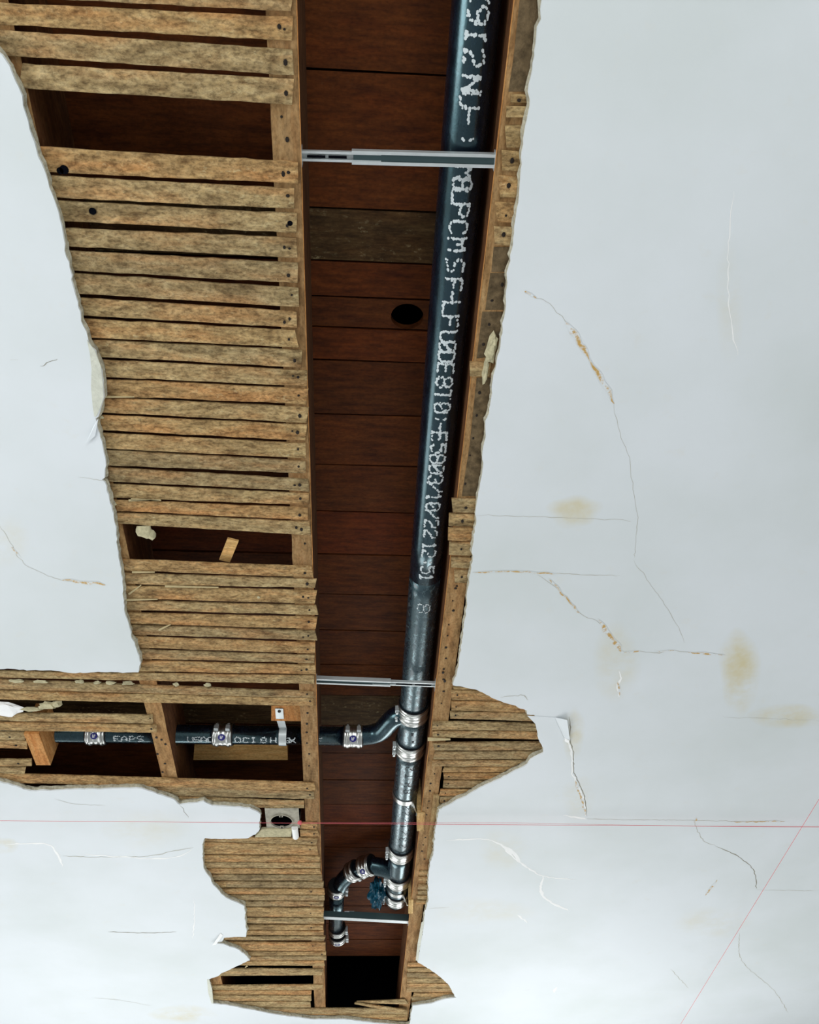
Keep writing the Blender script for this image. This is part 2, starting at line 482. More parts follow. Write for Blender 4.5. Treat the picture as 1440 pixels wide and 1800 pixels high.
# ------------------------------------------------------------------ laths
nail_v, nail_f = tube_vf([(0,0,0.001),(0,0,-0.0012),(0,0,-0.0018)], [0.0030,0.0032,0.0016], seg=7)
nail_me = bpy.data.meshes.new('nail'); nail_me.from_pydata([tuple(v) for v in nail_v], [], nail_f)
nail_me.materials.append(M['nail'])
def nail(parent, w):
    o = bpy.data.objects.new('nail', nail_me); COL.objects.link(o)
    o.parent = parent; o.location = Vector(w) - wloc(parent)
    s = random.uniform(0.7, 1.25); o.scale = (s, s*random.uniform(0.8,1.6), 1)
    return o

def lath(xl, ylt, ylb, xr, yrt, yrb, extl=0.0, extr=0.0, nails=(), z=ZL, mat='lath', sag=0.0, bow=0.0, parent=ceiling, name='lath', rag=0.004, gap=0.0012):
    """px of the four corners: left x with near and far y, right x with near and far y"""
    A, B = P(xl, ylt, z), P(xl, ylb, z)
    C, D = P(xr, yrt, z), P(xr, yrb, z)
    dl = (C-A).normalized(); dl2 = (D-B).normalized()
    A -= dl*extl; B -= dl2*extl; C += dl*extr; D += dl2*extr
    L = (C-A).length
    n = max(2, int(L/0.022))
    s1 = random.uniform(0, 99); v = []
    tl = TL*random.uniform(0.85, 1.1); dz = random.uniform(-0.0012, 0.0012)
    for i in range(n+1):
        t = i/n
        a = A.lerp(C, t); b = B.lerp(D, t)
        j1 = noise.noise(Vector((a.x*28, s1, 0)))*0.0016 + noise.noise(Vector((a.x*110, s1, 5)))*0.0010
        j2 = noise.noise(Vector((a.x*28, s1, 9)))*0.0016 + noise.noise(Vector((a.x*110, s1, 14)))*0.0010
        zz = dz + noise.noise(Vector((a.x*9, s1, 20)))*0.0012 - sag*math.sin(math.pi*t)
        off = bow*math.sin(math.pi*t)
        ex = Vector((0,0,0)); ex2 = Vector((0,0,0))
        if i in (0, n):
            ex = dl*random.uniform(-rag, rag); ex2 = dl*random.uniform(-rag, rag)
        y1, y2 = a + Vector((0, j1+off+gap, zz)) + ex, b + Vector((0, j2+off-gap, zz)) + ex2
        ch = (y2-y1)*0.04
        v += [y1 + Vector((0,0,0.0012)), y1+ch, y2-ch, y2 + Vector((0,0,0.0012)), y2 + Vector((0,0,tl)), y1 + Vector((0,0,tl))]
    f = []
    for i in range(n):
        for k in range(6):
            a, b = i*6+k, i*6+(k+1) % 6
            f.append((a, b, b+6, a+6))
    f.append((0,1,2,3,4,5)); f.append(tuple(n*6+k for k in range(6))[::-1])
    o = add(name, v, f, M[mat], parent)
    for nx in nails:
        t = (nx-xl)/(xr-xl)
        y = (ylt+(yrt-ylt)*t)*0.5 + (ylb+(yrb-ylb)*t)*0.5 + random.uniform(-0.15,0.15)*(ylb-ylt)
        w = P(nx, y, z); w.z += dz
        nail(o, w)
    return o

A_l = [(-60,-150,-100,505,-118,-70),(-60,-95,-50,508,-66,-26),(-60,-42,-8,513,-20,22),(-10,3,45,514,29,74),(-10,51,98,516,86,134),(37,111,157,517,138,186),
 (64,257,303,521,284,324),(86,308,348,520,331,369),(101,352,389,519,375,411),(111,400,434,523,418,454),(117,440,476,521,462,499),
 (129,480,517,527,506,541),(135,523,556,523,548,578),(152,561,595,522,581,612),(162,598,629,532,616,648),(176,633,664,538,652,681),
 (181,667,697,539,684,712),(178,700,727,541,716,745),(171,730,757,537,747,776),(174,761,789,538,780,807),(183,791,819,539,811,833),
 (187,822,848,541,843,865),(187,851,876,542,868,889),(194,879,898,541,893,915),(198,901,921,544,918,942),
 (214,983,1003,550,996,1016),(216,1007,1028,554,1019,1035),(216,1030,1053,556,1039,1062),(217,1057,1074,558,1066,1083),(223,1077,1096,557,1085,1106),
 (228,1099,1117,556,1110,1127),(236,1119,1139,555,1130,1149),(243,1142,1159,553,1152,1166),(247,1162,1181,553,1170,1186)]
for i, a in enumerate(A_l):
    rt = a[3]-14
    nl = [rt] if i % 3 else [rt, rt-9]
    ext = 0.07 if i != 5 else 0.0
    if i < 3: nl = []
    lath(*a, extl=ext, nails=nl, bow=0.0 if i != 20 else -0.0, sag=random.uniform(-0.001, 0.0015))
B_l = [(-30,1179,1191,554,1188,1203,()),(-30,1194,1212,552,1217,1228,(540,)),(-30,1214,1230,552,1228,1242,(545,)),(0,1254,1268,270,1257,1273,(264,)),(0,1270,1285,274,1275,1289,(266,)),
 (-30,1287,1301,43,1288,1302,(17,)),(-30,1302,1315,46,1303,1318,(28,)),(-30,1335,1348,55,1335,1347,(32,)),(-30,1350,1364,44,1350,1366,()),
 (52,1361,1377,554,1376,1391,(540,)),(230,1379,1398,554,1392,1406,(545,)),(270,1399,1417,534,1408,1421,())]
for b in B_l:
    lath(*b[:6], extl=0.9 if b[0] <= 0 else 0.2 if b[0] < 100 else 0.06, nails=b[6])
C_l = [(358,1469,1479.5,557,1474,1486,548),(358,1481,1502.5,558,1487,1504,545),(358,1504,1515,561,1505,1515.5,0),(358,1516,1526,563,1516.5,1526.5,0),
 (365,1527,1536,564,1528,1537,0),(370,1538,1548,567,1539,1549,0),(398,1550,1560.5,570,1551,1561.5,0),(400,1562.5,1572,571,1563.5,1573,547),
 (400,1573.5,1583,570,1574.5,1583.5,0),(420,1584.5,1593.5,570,1585,1594,547),(430,1596,1612.5,569,1597,1613,546),(430,1614.5,1624,568,1615,1625,0),
 (430,1626,1634.5,569,1626.5,1635.5,547),(432,1636,1644,570,1637,1644.5,0),(395,1646,1653,571,1646,1653,0),(392,1656,1671.5,571,1657.5,1672.5,550),
 (430,1673,1681,572,1674,1679.5,566),(436,1682,1689,573,1681,1688.5,0),(420,1690,1697.5,570,1689.5,1698,0),(380,1702,1716,567,1704,1714.5,0),
 (371,1733,1741,568,1731.5,1741,0),(371,1742,1749,548,1742,1749.5,0),(372,1750,1760,547,1751,1760.5,0),(374,1761.5,1771.5,547,1761,1771.5,0),
 (380,1772.5,1781.5,716,1773,1783,0),(420,1782.5,1792,716,1784,1795,0)]
for c in C_l:
    lath(*c[:6], extl=0.10, extr=0, nails=(c[6],) if c[6] else ())
# knot holes
def knot(x, y, r):
    v, f = tube_vf([P(x,y,ZL)+Vector((0,0,0.001)), P(x,y,ZL)+Vector((0,0,-0.0016))], r, 12)
    add('knot_hole', v, f, M['dark'], ceiling, down=False)
knot(163,371,0.0066); knot(113,298,0.008); knot(106,300,0.006); knot(510,392,0.005)
# short pieces left of the crack in the lower left opening
lath(372,1550.5,1560,396,1550.5,1560.5, extl=0.06); lath(380,1562,1571,396,1562,1571.5, extl=0.06)
R_l = [(895,164,182,930,166,183),(893,185,208,928,186,209),(889,218,260,923,219,261),(884,264,302,917,265,303),(878,308,349,911,309,350),(873,354,392,906,355,393),
 (870,397,433,901,398,434),(827,636,663,862,637,664),(796,876,901,842,877,902),(790,903,926,836,904,927),(788,928,951,834,929,952),(790,953,977,832,954,978),
 (792,980,999,830,981,1000),(798,1003,1026,826,1004,1027)]
for a in R_l:
    lath(*a, extr=0.06 if a[0] != 827 else 0.0, nails=((a[0]+a[3])/2,) if random.random() < 0.5 else (), rag=0.003)
D_l = [(798,1208,1212.5,860,1210,1214),(795,1213.5,1231,890,1215,1233),(793,1232.5,1249.5,926,1234,1253),(792,1251,1264,941,1254,1269),
 (760,1269,1284,944,1272,1285.5),(761,1285.5,1297,946,1286.5,1301),(762,1306,1320,950,1305,1319.5),(763,1322,1335,952,1321,1335),
 (760,1337,1348,926,1337,1348.5),(780,1349.5,1358,915,1349.5,1358.5),(780,1359.5,1370.5,895,1360,1371.5),(779,1373,1386,860,1373.5,1386.5),(774,1388,1399,825,1388,1400),
 (772,1400.5,1412,810,1400.5,1412),(771,1414,1425,800,1414,1425)]
for d in D_l:
    lath(*d, extr=0.09, nails=((d[0]+9),) if random.random() < 0.7 else ())
E_l = [(738,1532,1540,753,1532,1540),(737,1541.5,1549,753,1541.5,1549),(735,1555.5,1564,752,1556,1564),(734,1566,1573,752,1566,1573.5),(733,1574.5,1581.5,751,1575,1582),(732,1583,1590,750,1583,1590)]
for e in E_l: lath(*e, extr=0.06)
F_l = [(717,1692.5,1700.5,755,1693,1701),(716,1702,1709,770,1702,1709.5),(716,1710,1718.5,780,1711,1719),(716,1720,1727.5,784,1720,1728),(715,1728.5,1736,790,1729,1736.5),
 (715,1737,1744.5,795,1737.5,1745),(727,1745.5,1752,800,1746,1752.5),(724,1753,1759.5,800,1753.5,1760),(723,1760.5,1768,780,1761,1769)]
for e in F_l: lath(*e, extr=0.08)
# broken ends fallen across the far end of the opening
lath(625,1761.5,1764,716,1757.5,1766, z=ZL-0.004, rag=0.01)
lath(625,1763,1766,719,1777,1785, z=ZL-0.012, rag=0.01)
# the strip nailed lengthwise on the joist beside the laths
def strip(px, z0, t, mat, name, parent, w=None):
    pts = [P(x, y, z0) for x, y in px]
    v = pts + [p + Vector((0,0,t)) for p in pts]
    n = len(pts)
    f = [tuple(range(n)), tuple(range(n, 2*n))[::-1]] + [(i, (i+1)%n, n+(i+1)%n, n+i) for i in range(n)]
    return add(name, v, f, M[mat], parent)
strip([(762,1397),(773,1399),(768,1445),(757,1510),(750,1510),(756,1450)], ZL, TL, 'lath_y', 'lath', ceiling)
# pale slivers and splinters that hang on the laths
for x0,y0,x1,y1,w in [(226,1045,248,1029,3.2),(290,1031,384,1033,3),(226,880,282,879,3),(232,1006,272,1006,3),(218,1055,277,1054,3),(279,1108,300,1098,3),(435,1698,431,1701,2.5),(182,698,236,698,3),(230,878,283,880,3),(752,1300,792,1300,6)]:
    d = Vector((x1-x0, y1-y0)).normalized(); nrm = Vector((-d.y, d.x))*w/2
    strip([(x0+nrm.x,y0+nrm.y),(x0-nrm.x,y0-nrm.y),(x1-nrm.x*0.4,y1-nrm.y*0.4),(x1+nrm.x*0.4,y1+nrm.y*0.4)], ZL-0.003, 0.002, 'splinter', 'splinter', ceiling)

# ------------------------------------------------------------------ plaster keys, crumbs, flaps
def lump(name, c, rx, ry, rz, mat, parent, seed, sub=2, amp=0.35, fr=1.6):
    bm = bmesh.new(); bmesh.ops.create_icosphere(bm, subdivisions=sub, radius=1)
    for v in bm.verts:
        k = 1 + amp*noise.noise(v.co*fr + Vector((seed*3.1, seed, 0))) + amp*0.5*noise.noise(v.co*fr*2.7 + Vector((seed, 1, 2)))
        v.co = Vector((v.co.x*rx*k, v.co.y*ry*k, v.co.z*rz*k))
    vs = [v.co + Vector(c) for v in bm.verts]; fs = [tuple(q.index for q in f.verts) for f in bm.faces]
    bm.free()
    return add(name, vs, fs, M[mat], parent)
for i, (x, y, rx, ry, rz) in enumerate([(255,934,0.022,0.020,0.008),(266,940,0.012,0.016,0.007),(864,612,0.010,0.030,0.006),(867,600,0.007,0.014,0.006),
      (742,1650,0.006,0.05,0.008),(742,1632,0.008,0.035,0.008),(739,1672,0.006,0.035,0.008),(853,650,0.006,0.03,0.006),(30,1197,0.02,0.006,0.005),(70,1198,0.02,0.005,0.004),
      (140,1198,0.012,0.006,0.005),(170,1200,0.010,0.005,0.005),(195,1200,0.014,0.006,0.005),(225,1201,0.016,0.005,0.005),(310,1203,0.008,0.006,0.005),(365,1204,0.010,0.006,0.005),
      (175,733,0.008,0.004,0.003),(200,885,0.006,0.008,0.004),(455,1050,0.004,0.004,0.003),(85,1240,0.03,0.014,0.01),(55,1246,0.03,0.006,0.006),(100,1237,0.014,0.010,0.008)]):
    lump('plaster_key', P(x, y, ZL+0.004 if i < 2 else ZL-0.001), rx, ry, rz, 'key', ceiling, i, amp=0.35 if i < 2 else 0.7)
lump('plaster_key', P(9, 1247, ZL), 0.05, 0.03, 0.01, 'chip', ceiling, 41)
strip([(153,598),(167,617),(177,643),(181,677),(182,698),(177,715),(170,731),(166,733),(163,715),(160,680),(161,650),(158,622)], -0.0012, 0.001, 'lip', 'torn_lip', ceiling)
strip([(741,1622),(746,1618),(742,1645),(737,1672),(735,1690),(731,1688),(734,1660)], -0.0012, 0.001, 'lip', 'torn_lip', ceiling)
strip([(364,1722),(368,1722),(373,1740),(375,1764),(372,1764),(366,1745)], -0.0012, 0.001, 'lip', 'torn_lip', ceiling)
# torn paint lip along the left sheet, torn patch
def flap(px, drops, mat, name='paint_flap'):
    pts = [P(x, y, -0.0006) + Vector((0,0,-d)) for (x, y), d in zip(px, drops)]
    n = len(pts); v = pts + [p + Vector((0,0,0.0009)) for p in pts]
    f = [tuple(range(n)), tuple(range(n,2*n))[::-1]] + [(i,(i+1)%n,n+(i+1)%n,n+i) for i in range(n)]
    return add(name, v, f, M[mat], ceiling)
flap([(975,1261),(996,1260),(1002,1300),(992,1297)], [0.0,0.012,0.003,0.0], 'plaster')
flap([(992,1297),(1001,1300),(1000,1306),(993,1303)], [0,0.004,0.003,0], 'chip')
flap([(173,735),(168,765),(152,778),(164,750)], [0.001,0.003,0.005,0.001], 'plaster')
flap([(392,1644),(380,1658),(374,1658),(388,1640)], [0.001,0.006,0.008,0.001], 'chip')
flap([(927,1258),(975,1261),(993,1300),(960,1312),(948,1300),(941,1272)], [0.0005]*6, 'plaster')

# ------------------------------------------------------------------ cracks and stains in the plaster
PZ = [0]; PQ = [0]
def poly_resample(pts, step):
    out = [pts[0]]
    for a, b in zip(pts, pts[1:]):
        n = max(1, int((b-a).length/step))
        out += [a.lerp(b, k/n) for k in range(1, n+1)]
    return out
def ribbon(px, w, mat, name='crack', jit=0.0036, z=-0.00015, gaps=0.0, fade=False, seed=0):
    PZ[0] += 1; z = z - 0.000004*PZ[0]
    pts = poly_resample(smooth_path([P(x, y, z) for x, y in px], 5) if len(px) > 2 else [P(x, y, z) for x, y in px], 0.010)
    v, f, fd = [], [], []
    n = len(pts)
    for i, p in enumerate(pts):
        t = (pts[min(i+1,n-1)] - pts[max(i-1,0)]).normalized(); nr = Vector((-t.y, t.x, 0))
        q = p + nr*jit*(noise.noise(p*40+Vector((seed,0,0)))+noise.noise(p*130))
        k = 0.45 + 0.9*abs(noise.noise(p*25+Vector((3,seed,0))))
        k *= min(1.0, 0.25 + i/4, 0.25 + (n-1-i)/4)
        if fade: v += [q-nr*w*k, q-nr*w*k*0.3, q+nr*w*k*0.3, q+nr*w*k]; fd += [0,1,1,0]
        else: v += [q-nr*w*k/2, q+nr*w*k/2]
    m = 4 if fade else 2
    for i in range(n-1):
        if gaps and noise.noise(pts[i]*9+Vector((0,seed,3))) > 1-2*gaps: continue
        for k in range(m-1):
            a = i*m+k; f.append((a, a+1, a+1+m, a+m))
    o = add(name, v, f, M[mat], ceiling, down=True)
    if fade:
        at = o.data.attributes.new('fade', 'FLOAT', 'POINT'); at.data.foreach_set('value', [float(x) for x in fd])
    return o
def patch(x0, y0, x1, y1, mat='stain', z=-0.0003, st=1.0):
    PQ[0] += 1; z = -0.00002 - 0.000006*PQ[0]
    cx, cy = (x0+x1)/2, (y0+y1)/2; c = P(cx, cy, z)
    v, f, fd = [c], [], [st]
    S = 28
    for ring, k, fv in ((0, 0.5, 0.8*st), (1, 1.0, 0.0)):
        for i in range(S):
            a = 2*math.pi*i/S
            q = k*(1+0.25*noise.noise(Vector((math.cos(a)*1.3, math.sin(a)*1.3, cx*0.1))))
            v.append(P(cx+(x1-x0)/2*math.cos(a)*q, cy+(y1-y0)/2*math.sin(a)*q, z)); fd.append(fv)
    for i in range(S):
        j = (i+1) % S
        f.append((0, 1+i, 1+j)); f.append((1+i, 1+S+i, 1+S+j, 1+j))
    o = add('water_stain', v, f, M[mat], ceiling, down=True)
    at = o.data.attributes.new('fade', 'FLOAT', 'POINT'); at.data.foreach_set('value', fd)
for px, w, mt in [
  ([(922,513),(940,523),(965,535),(1000,572),(1017,597),(1040,635),(1060,670),(1078,708)], 0.0012, 'crack_soft'),
  ([(1078,708),(1090,760),(1105,805),(1113,860),(1120,910),(1117,960),(1115,980)], 0.0013, 'crack_soft'),
  ([(1290,335),(1283,400),(1280,490),(1285,560),(1297,625)], 0.0012, 'chip'),
  ([(835,906),(930,908),(1000,910),(1110,915)], 0.0014, 'crack_soft'),
  ([(832,1006),(900,1005),(985,1009),(1090,1012)], 0.0022, 'crack_soft'),
  ([(945,1010),(985,1040),(1020,1078),(1055,1095),(1078,1125),(1095,1148)], 0.0022, 'crack_soft'),
  ([(1095,1147),(1130,1145),(1160,1148),(1180,1143),(1210,1147),(1270,1150)], 0.0022, 'crack_soft'),
  ([(1113,985),(1150,1035),(1180,1080),(1205,1130)], 0.0013, 'crack_soft'),
  ([(1088,1180),(1092,1192),(1086,1205),(1089,1225)], 0.005, 'chip'),
  ([(1270,1260),(1310,1262),(1380,1264),(1440,1267)], 0.0016, 'crack_soft'),
  ([(1001,1260),(1003,1290),(1001,1300),(1008,1322),(1008,1355),(1015,1370),(1027,1400),(1032,1435)], 0.004, 'crack'),
  ([(998,1300),(1005,1325),(1006,1356),(1012,1372),(1024,1402),(1030,1435)], 0.005, 'chip'),
  ([(990,1433),(1015,1437),(1032,1439)], 0.006, 'chip'),
  ([(1032,1439),(1100,1441),(1220,1442),(1330,1445)], 0.0026, 'crack_soft'),
  ([(1220,1442),(1235,1475),(1258,1487)], 0.003, 'crack_soft'),
  ([(1258,1487),(1300,1507),(1325,1530),(1330,1562)], 0.004, 'crack'),
  ([(1330,1564),(1380,1565),(1440,1566)], 0.0025, 'crack_soft'),
  ([(785,1478),(850,1475),(880,1485),(895,1500),(920,1520),(955,1540),(1010,1546)], 0.006, 'chip'),
  ([(880,1485),(900,1497),(915,1515)], 0.014, 'chip'),
  ([(955,1540),(952,1570),(975,1590),(1000,1600)], 0.009, 'chip'),
  ([(910,1608),(928,1622)], 0.008, 'chip'), ([(978,1735),(974,1745)], 0.009, 'chip'),
  ([(750,1597),(790,1595)], 0.003, 'crack_soft'),
  ([(1180,1704),(1210,1737)], 0.003, 'crack_soft'),
  ([(1300,1640),(1305,1690),(1360,1740),(1385,1780)], 0.003, 'crack_soft'),
  ([(0,925),(20,955),(30,975),(45,993),(85,1012),(110,1020),(185,1028)], 0.0018, 'crack_soft'),
  ([(10,1484),(55,1483),(90,1487),(110,1523)], 0.006, 'chip'),
  ([(110,1505),(200,1507),(260,1505),(300,1497),(340,1490)], 0.004, 'crack_soft'),
  ([(150,1502),(260,1509),(310,1506),(338,1494)], 0.005, 'chip'),
  ([(190,1638),(260,1640),(310,1638)], 0.006, 'crack'),
  ([(340,1580),(342,1610),(339,1650)], 0.003, 'chip'),
  ([(70,643),(84,636),(100,630)], 0.0018, 'crack'), ([(18,632),(32,633)], 0.0014, 'crack_soft'),
  ([(95,1404),(130,1413),(185,1416)], 0.002, 'crack_soft'), ([(165,1754),(210,1758),(265,1768)], 0.003, 'crack_soft'),
  ([(315,1416),(324,1425),(330,1437)], 0.0025, 'crack'),
  ([(880,1225),(905,1224),(918,1222),(930,1230)], 0.003, 'crack_soft'),
  ([(137+0,840),(165,842),(183,846)], 0.0012, 'crack_soft'),
]:
    ribbon(px, w*(1.7 if mt == 'chip' else 1.15), mt, seed=px[0][0])
for px, w in [([(922,513),(943,524)], 0.007), ([(994,566),(1017,597),(1035,628)], 0.010), ([(1035,628),(1060,670),(1079,710)], 0.008), ([(832,1006),(900,1005),(985,1009)], 0.005),
   ([(965,1018),(1020,1078)], 0.006), ([(1052,1088),(1078,1125),(1096,1150)], 0.010), ([(1095,1147),(1125,1145)], 0.009), ([(1150,1147),(1185,1143)], 0.008), ([(1208,1148),(1275,1151)], 0.006),
   ([(110,1020),(150,1024),(185,1028)], 0.009), ([(20,962),(35,978)], 0.008), ([(1240,1574),(1262,1547)], 0.008), ([(1225,1438),(1222,1446)], 0.012), ([(1285,1445),(1380,1444)], 0.007),
   ([(1086,1200),(1090,1222)], 0.008), ([(1012,1372),(1030,1432)], 0.006)]:
    ribbon(px, w, 'stain_ochre', 'water_stain', z=-0.00035, fade=True, seed=px[0][1])
for q in [(960,868,1060,930,1.0),(1264,1100,1338,1262,1.25),(1310,1235,1460,1282,1.1),(1040,1090,1130,1240,0.6),(985,1240,1030,1340,1.0),(985,1360,1050,1445,0.6),(1180,1590,1320,1650,0.4),
          (-30,1470,40,1500,0.9),(180,1415,330,1500,0.35),(260,1765,380,1800,0.8),(-40,900,60,1000,0.4),(1260,420,1310,640,0.35),(840,1455,930,1530,0.4),(750,1575,960,1625,0.35)]:
    patch(*q[:4], st=q[4])

# ------------------------------------------------------------------ joists
def joist(rx0, ry0, label, hole=None, width=0.049, y0=-1.9, y1=YF-0.06, mat='joist', depth=JD, zb=ZJ):
    xr = P(rx0, ry0, ZJ).x
    xl = xr - width
    root = tag(empty('floor_joist', (xr-width/2, y0, ZC+zb)), label, 'joist', 'floor joists above the ceiling')
    mb = MB()
    ys = [y0, y1]
    if hole: ys = [y0, hole[0]-0.09, hole[0]+0.09, y1]
    segs = list(zip(ys, ys[1:]))
    for i, (a, b) in enumerate(segs):
        if hole and i == 1:
            o, n = plate_hole_vf(a, b, zb, zb+depth, hole[0], hole[1], hole[2])
            mb.add(holed_slab(o, n, lambda u, q, w: (w, u, ZC+q), xl, xr))
        else:
            k = max(1, int((b-a)/0.05))
            vs, fs = [], []
            for j in range(k+1):
                y = a+(b-a)*j/k
                e1 = noise.noise(Vector((y*14, rx0, 1)))*0.002; e2 = noise.noise(Vector((y*14, rx0, 7)))*0.002
                if hole and j in (0, k) and (y in (hole[0]-0.09, hole[0]+0.09)): e1 = e2 = 0
                vs += [(xl+e1, y, ZC+zb), (xr+e2, y, ZC+zb), (xr+e2*0.5, y, ZC+zb+depth), (xl+e1*0.5, y, ZC+zb+depth)]
            for j in range(k):
                for q in range(4):
                    p, r_ = j*4+q, j*4+(q+1)%4
                    fs.append((p, r_, r_+4, p+4))
            fs += [(0,1,2,3), tuple(k*4+q for q in (3,2,1,0))]
            mb.add((vs, fs))
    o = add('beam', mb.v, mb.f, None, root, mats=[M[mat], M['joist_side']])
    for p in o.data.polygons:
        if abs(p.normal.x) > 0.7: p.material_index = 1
    return root
def sawn_edge(root, x, s):
    """freshly torn and sawn lower edge of a joist's inner face"""
    v, f = [], []
    n = 120
    for k in range(n+1):
        y = -0.6 + (4.9)*k/n
        h = 0.007 + 0.012*abs(noise.noise(Vector((y*5, x, 2)))) + 0.006*noise.noise(Vector((y*31, x, 4)))
        t = 0.0012*s
        v += [(x, y, ZC+ZJ-0.0004), (x+t, y, ZC+ZJ-0.0004), (x+t*0.6, y, ZC+ZJ+h), (x, y, ZC+ZJ+h)]
    for k in range(n):
        for q in range(4):
            a, b = k*4+q, k*4+(q+1)%4
            f.append((a,b,b+4,a+4))
    add('sawn_edge', v, f, M['joist_fresh'], root)
Y_BR = P(450, 1292, 0.105).y
Z_BR = 0.105
hole_br = (Y_BR, Z_BR, 0.038)
j_left = joist(541, 700, 'wooden joist left of the open bay, lath ends nailed under it', hole_br)
j_right = joist(911+0.115*0-0, 0, 'wooden joist under the plaster edge right of the black pipe')
# right joist: its left edge is the visible one
dx = P(836, 600, ZJ).x + 0.049 - (j_right.location.x + 0.0245)
j_right.location.x += dx
X_RJ = P(836, 600, ZJ).x                 # inner face of the right joist
X_LJ = P(541, 700, ZJ).x                 # inner face of the left joist
j_mid = joist(284, 1238, 'wooden joist crossing the left side opening, pipe running through it', hole_br)
j_far = joist(68, 1290, 'short orange cut joist at the left edge of the picture', (Y_BR, Z_BR, 0.038), y0=P(44,1270,ZJ).y, y1=P(59,1346,ZJ).y, mat='joist_fresh', depth=0.16) if False else None
yA, yB = P(56,1290,ZJ-0.012).y, P(70,1345,ZJ-0.012).y
xA = P(68,1290,ZJ-0.012).x
jf = tag(empty('floor_joist', (xA-0.02, yA, ZC+ZJ-0.012)), 'stub of fresh orange wood joist in the left edge opening', 'joist', 'floor joists above the ceiling')
add('beam', *box_vf((xA-0.044, yA, ZC+ZJ-0.012), (xA, yB, ZC+ZJ+0.10)), M['joist_fresh'], jf)
for px in ([(920,-60),(960,-60),(947,60),(936,150),(930,161),(894,161),(903,100)], [(868,434),(902,434),(893,478),(864,478)], [(862,480),(892,480),(886,545),(853,545)],
           [(848,548),(884,548),(876,600),(858,604),(856,628),(838,630)], [(838,664),(868,664),(853,780),(842,872),(812,872),(826,780)]):
    strip(px, ZJ-0.0006, 0.0004, 'joist_end', 'weathered_patch', j_right)
sawn_edge(j_left, X_LJ, 1); sawn_edge(j_right, X_RJ, -1)
# nails and old nail holes in the bare joist bottoms
for x, y in [(495,205),(505,245),(522,925),(536,955)]: nail(j_left, P(x, y, ZJ))
for y in (1253,1272,1287,1306,1325,1346): nail(j_left, P(541+random.uniform(-3,3), y, ZJ))
for x, y in [(275,1296),(284,1300),(291,1308),(277,1325),(290,1342),(286,1357),(262,1281)]: nail(j_mid, P(x, y, ZJ))
for x, y in [(803,1030),(801,1034),(796,1056),(797,1073),(789,1098),(787,1117),(784,1138),(784,1157),(780,1176),(779,1182),(780,1194),(782,1197),(780,1215),(776,1236),
             (764,1360),(757,1377),(756,1390),(754,1408),(752,1420),(750,1432),(748,1472),(744,1485),(742,1496),(746,1510),(883,500),(865,528),(860,570),(850,605),(843,690),(838,730),(832,770),(826,800),(818,850)]:
    nail(j_right, P(x, y, ZJ))

# ------------------------------------------------------------------ subfloor above the joists
upper = tag(empty('floor_upper', (0, 0, ZC+ZS)), kind='structure')
seams = [-230,-60,126,369,461,524,578,635,730,819,901,976,1046,1109,1169,1223,1276,1325,1372,1415,1453,1490,1527,1561,1593,1624,1652,1681]
yh = P(717, 540, ZS)
XB0, XB1 = XL+0.02, 1.15
for i, (a, b) in enumerate(zip(seams, seams[1:])):
    ya, yb = P(640, a, ZS).y + 0.0022, P(640, b, ZS).y - 0.0022
    dz = random.uniform(0, 0.003)
    sk = random.uniform(-0.004, 0.004)
    mat = M['board_grey'] if a in (369, 1223) else M['board']
    if a == 524:
        mb = MB()
        yc, r = yh.y + 0.002, 0.036
        yc = max(yc, ya + r + 0.003)
        o, n = plate_hole_vf(yh.x-0.08, yh.x+0.08, ya, yb, yh.x, yc, min(r, (yb-ya)/2-0.004), 28, r*1.02)
        mb.add(holed_slab(o, n, lambda u, q, w: (u, q, ZC+w), ZS+dz, ZS+dz+0.022))
        mb.add(box_vf((XB0, ya, ZC+ZS+dz), (yh.x-0.08, yb, ZC+ZS+dz+0.022)))
        mb.add(box_vf((yh.x+0.08, ya, ZC+ZS+dz), (XB1, yb, ZC+ZS+dz+0.022)))
        add('board', mb.v, mb.f, mat, upper)
    else:
        v, f = box_vf((XB0, ya, ZC+ZS+dz), (XB1, yb, ZC+ZS+dz+0.022))
        v = [(x, y+sk*(x/0.5), z) for x, y, z in v]
        add('board', v, f, mat, upper)
for lo, hi in (((XL,YF,ZC+0.012),(XR,YF+0.06,ZTOP)),((XL,YB-0.06,ZC+0.012),(XR,YB,ZTOP)),((XL-0.06,YB,ZC+0.012),(XL,YF,ZTOP)),((XR,YB,ZC+0.012),(XR+0.06,YF,ZTOP))):
    add('rim_board', *box_vf(lo, hi), M['dark'], upper)  # near-black colour stands in for the shade of the void
add('light_block_deck', *box_vf((XL,YB,ZTOP-0.02),(XR,YF,ZTOP+0.05)), M['dark'], upper)  # unseen slab added to keep sky light out, near-black for the void's shade
# timber block behind the branch pipe, in the left bay, and blocking it is nailed to
def timber(px, z0, z1, mat, label, cat='timber', name='timber_block'):
    o = strip(px, z0, z1-z0, mat, name, None)
    return tag(o, label, cat)
timber([(342,1309),(505,1309),(506,1336),(340,1336)], 0.135, 0.195, 'block', 'yellow timber block above the branch pipe in the left side opening')
timber([(477,1241),(546,1240),(545,1268),(477,1267)], 0.062, 0.10, 'joist_fresh', 'orange wood block that carries the branch pipe strap')
timber([(734,1429),(747,1429),(745,1461),(733,1461)], ZJ-0.004, 0.15, 'block_y', 'pale wood block behind the upper pipe strap, on right joist')
timber([(719,1582),(727,1582),(726,1606),(718,1606)], ZJ-0.004, 0.15, 'block_y', 'pale wood block beside the lower pipe strap, on right joist')
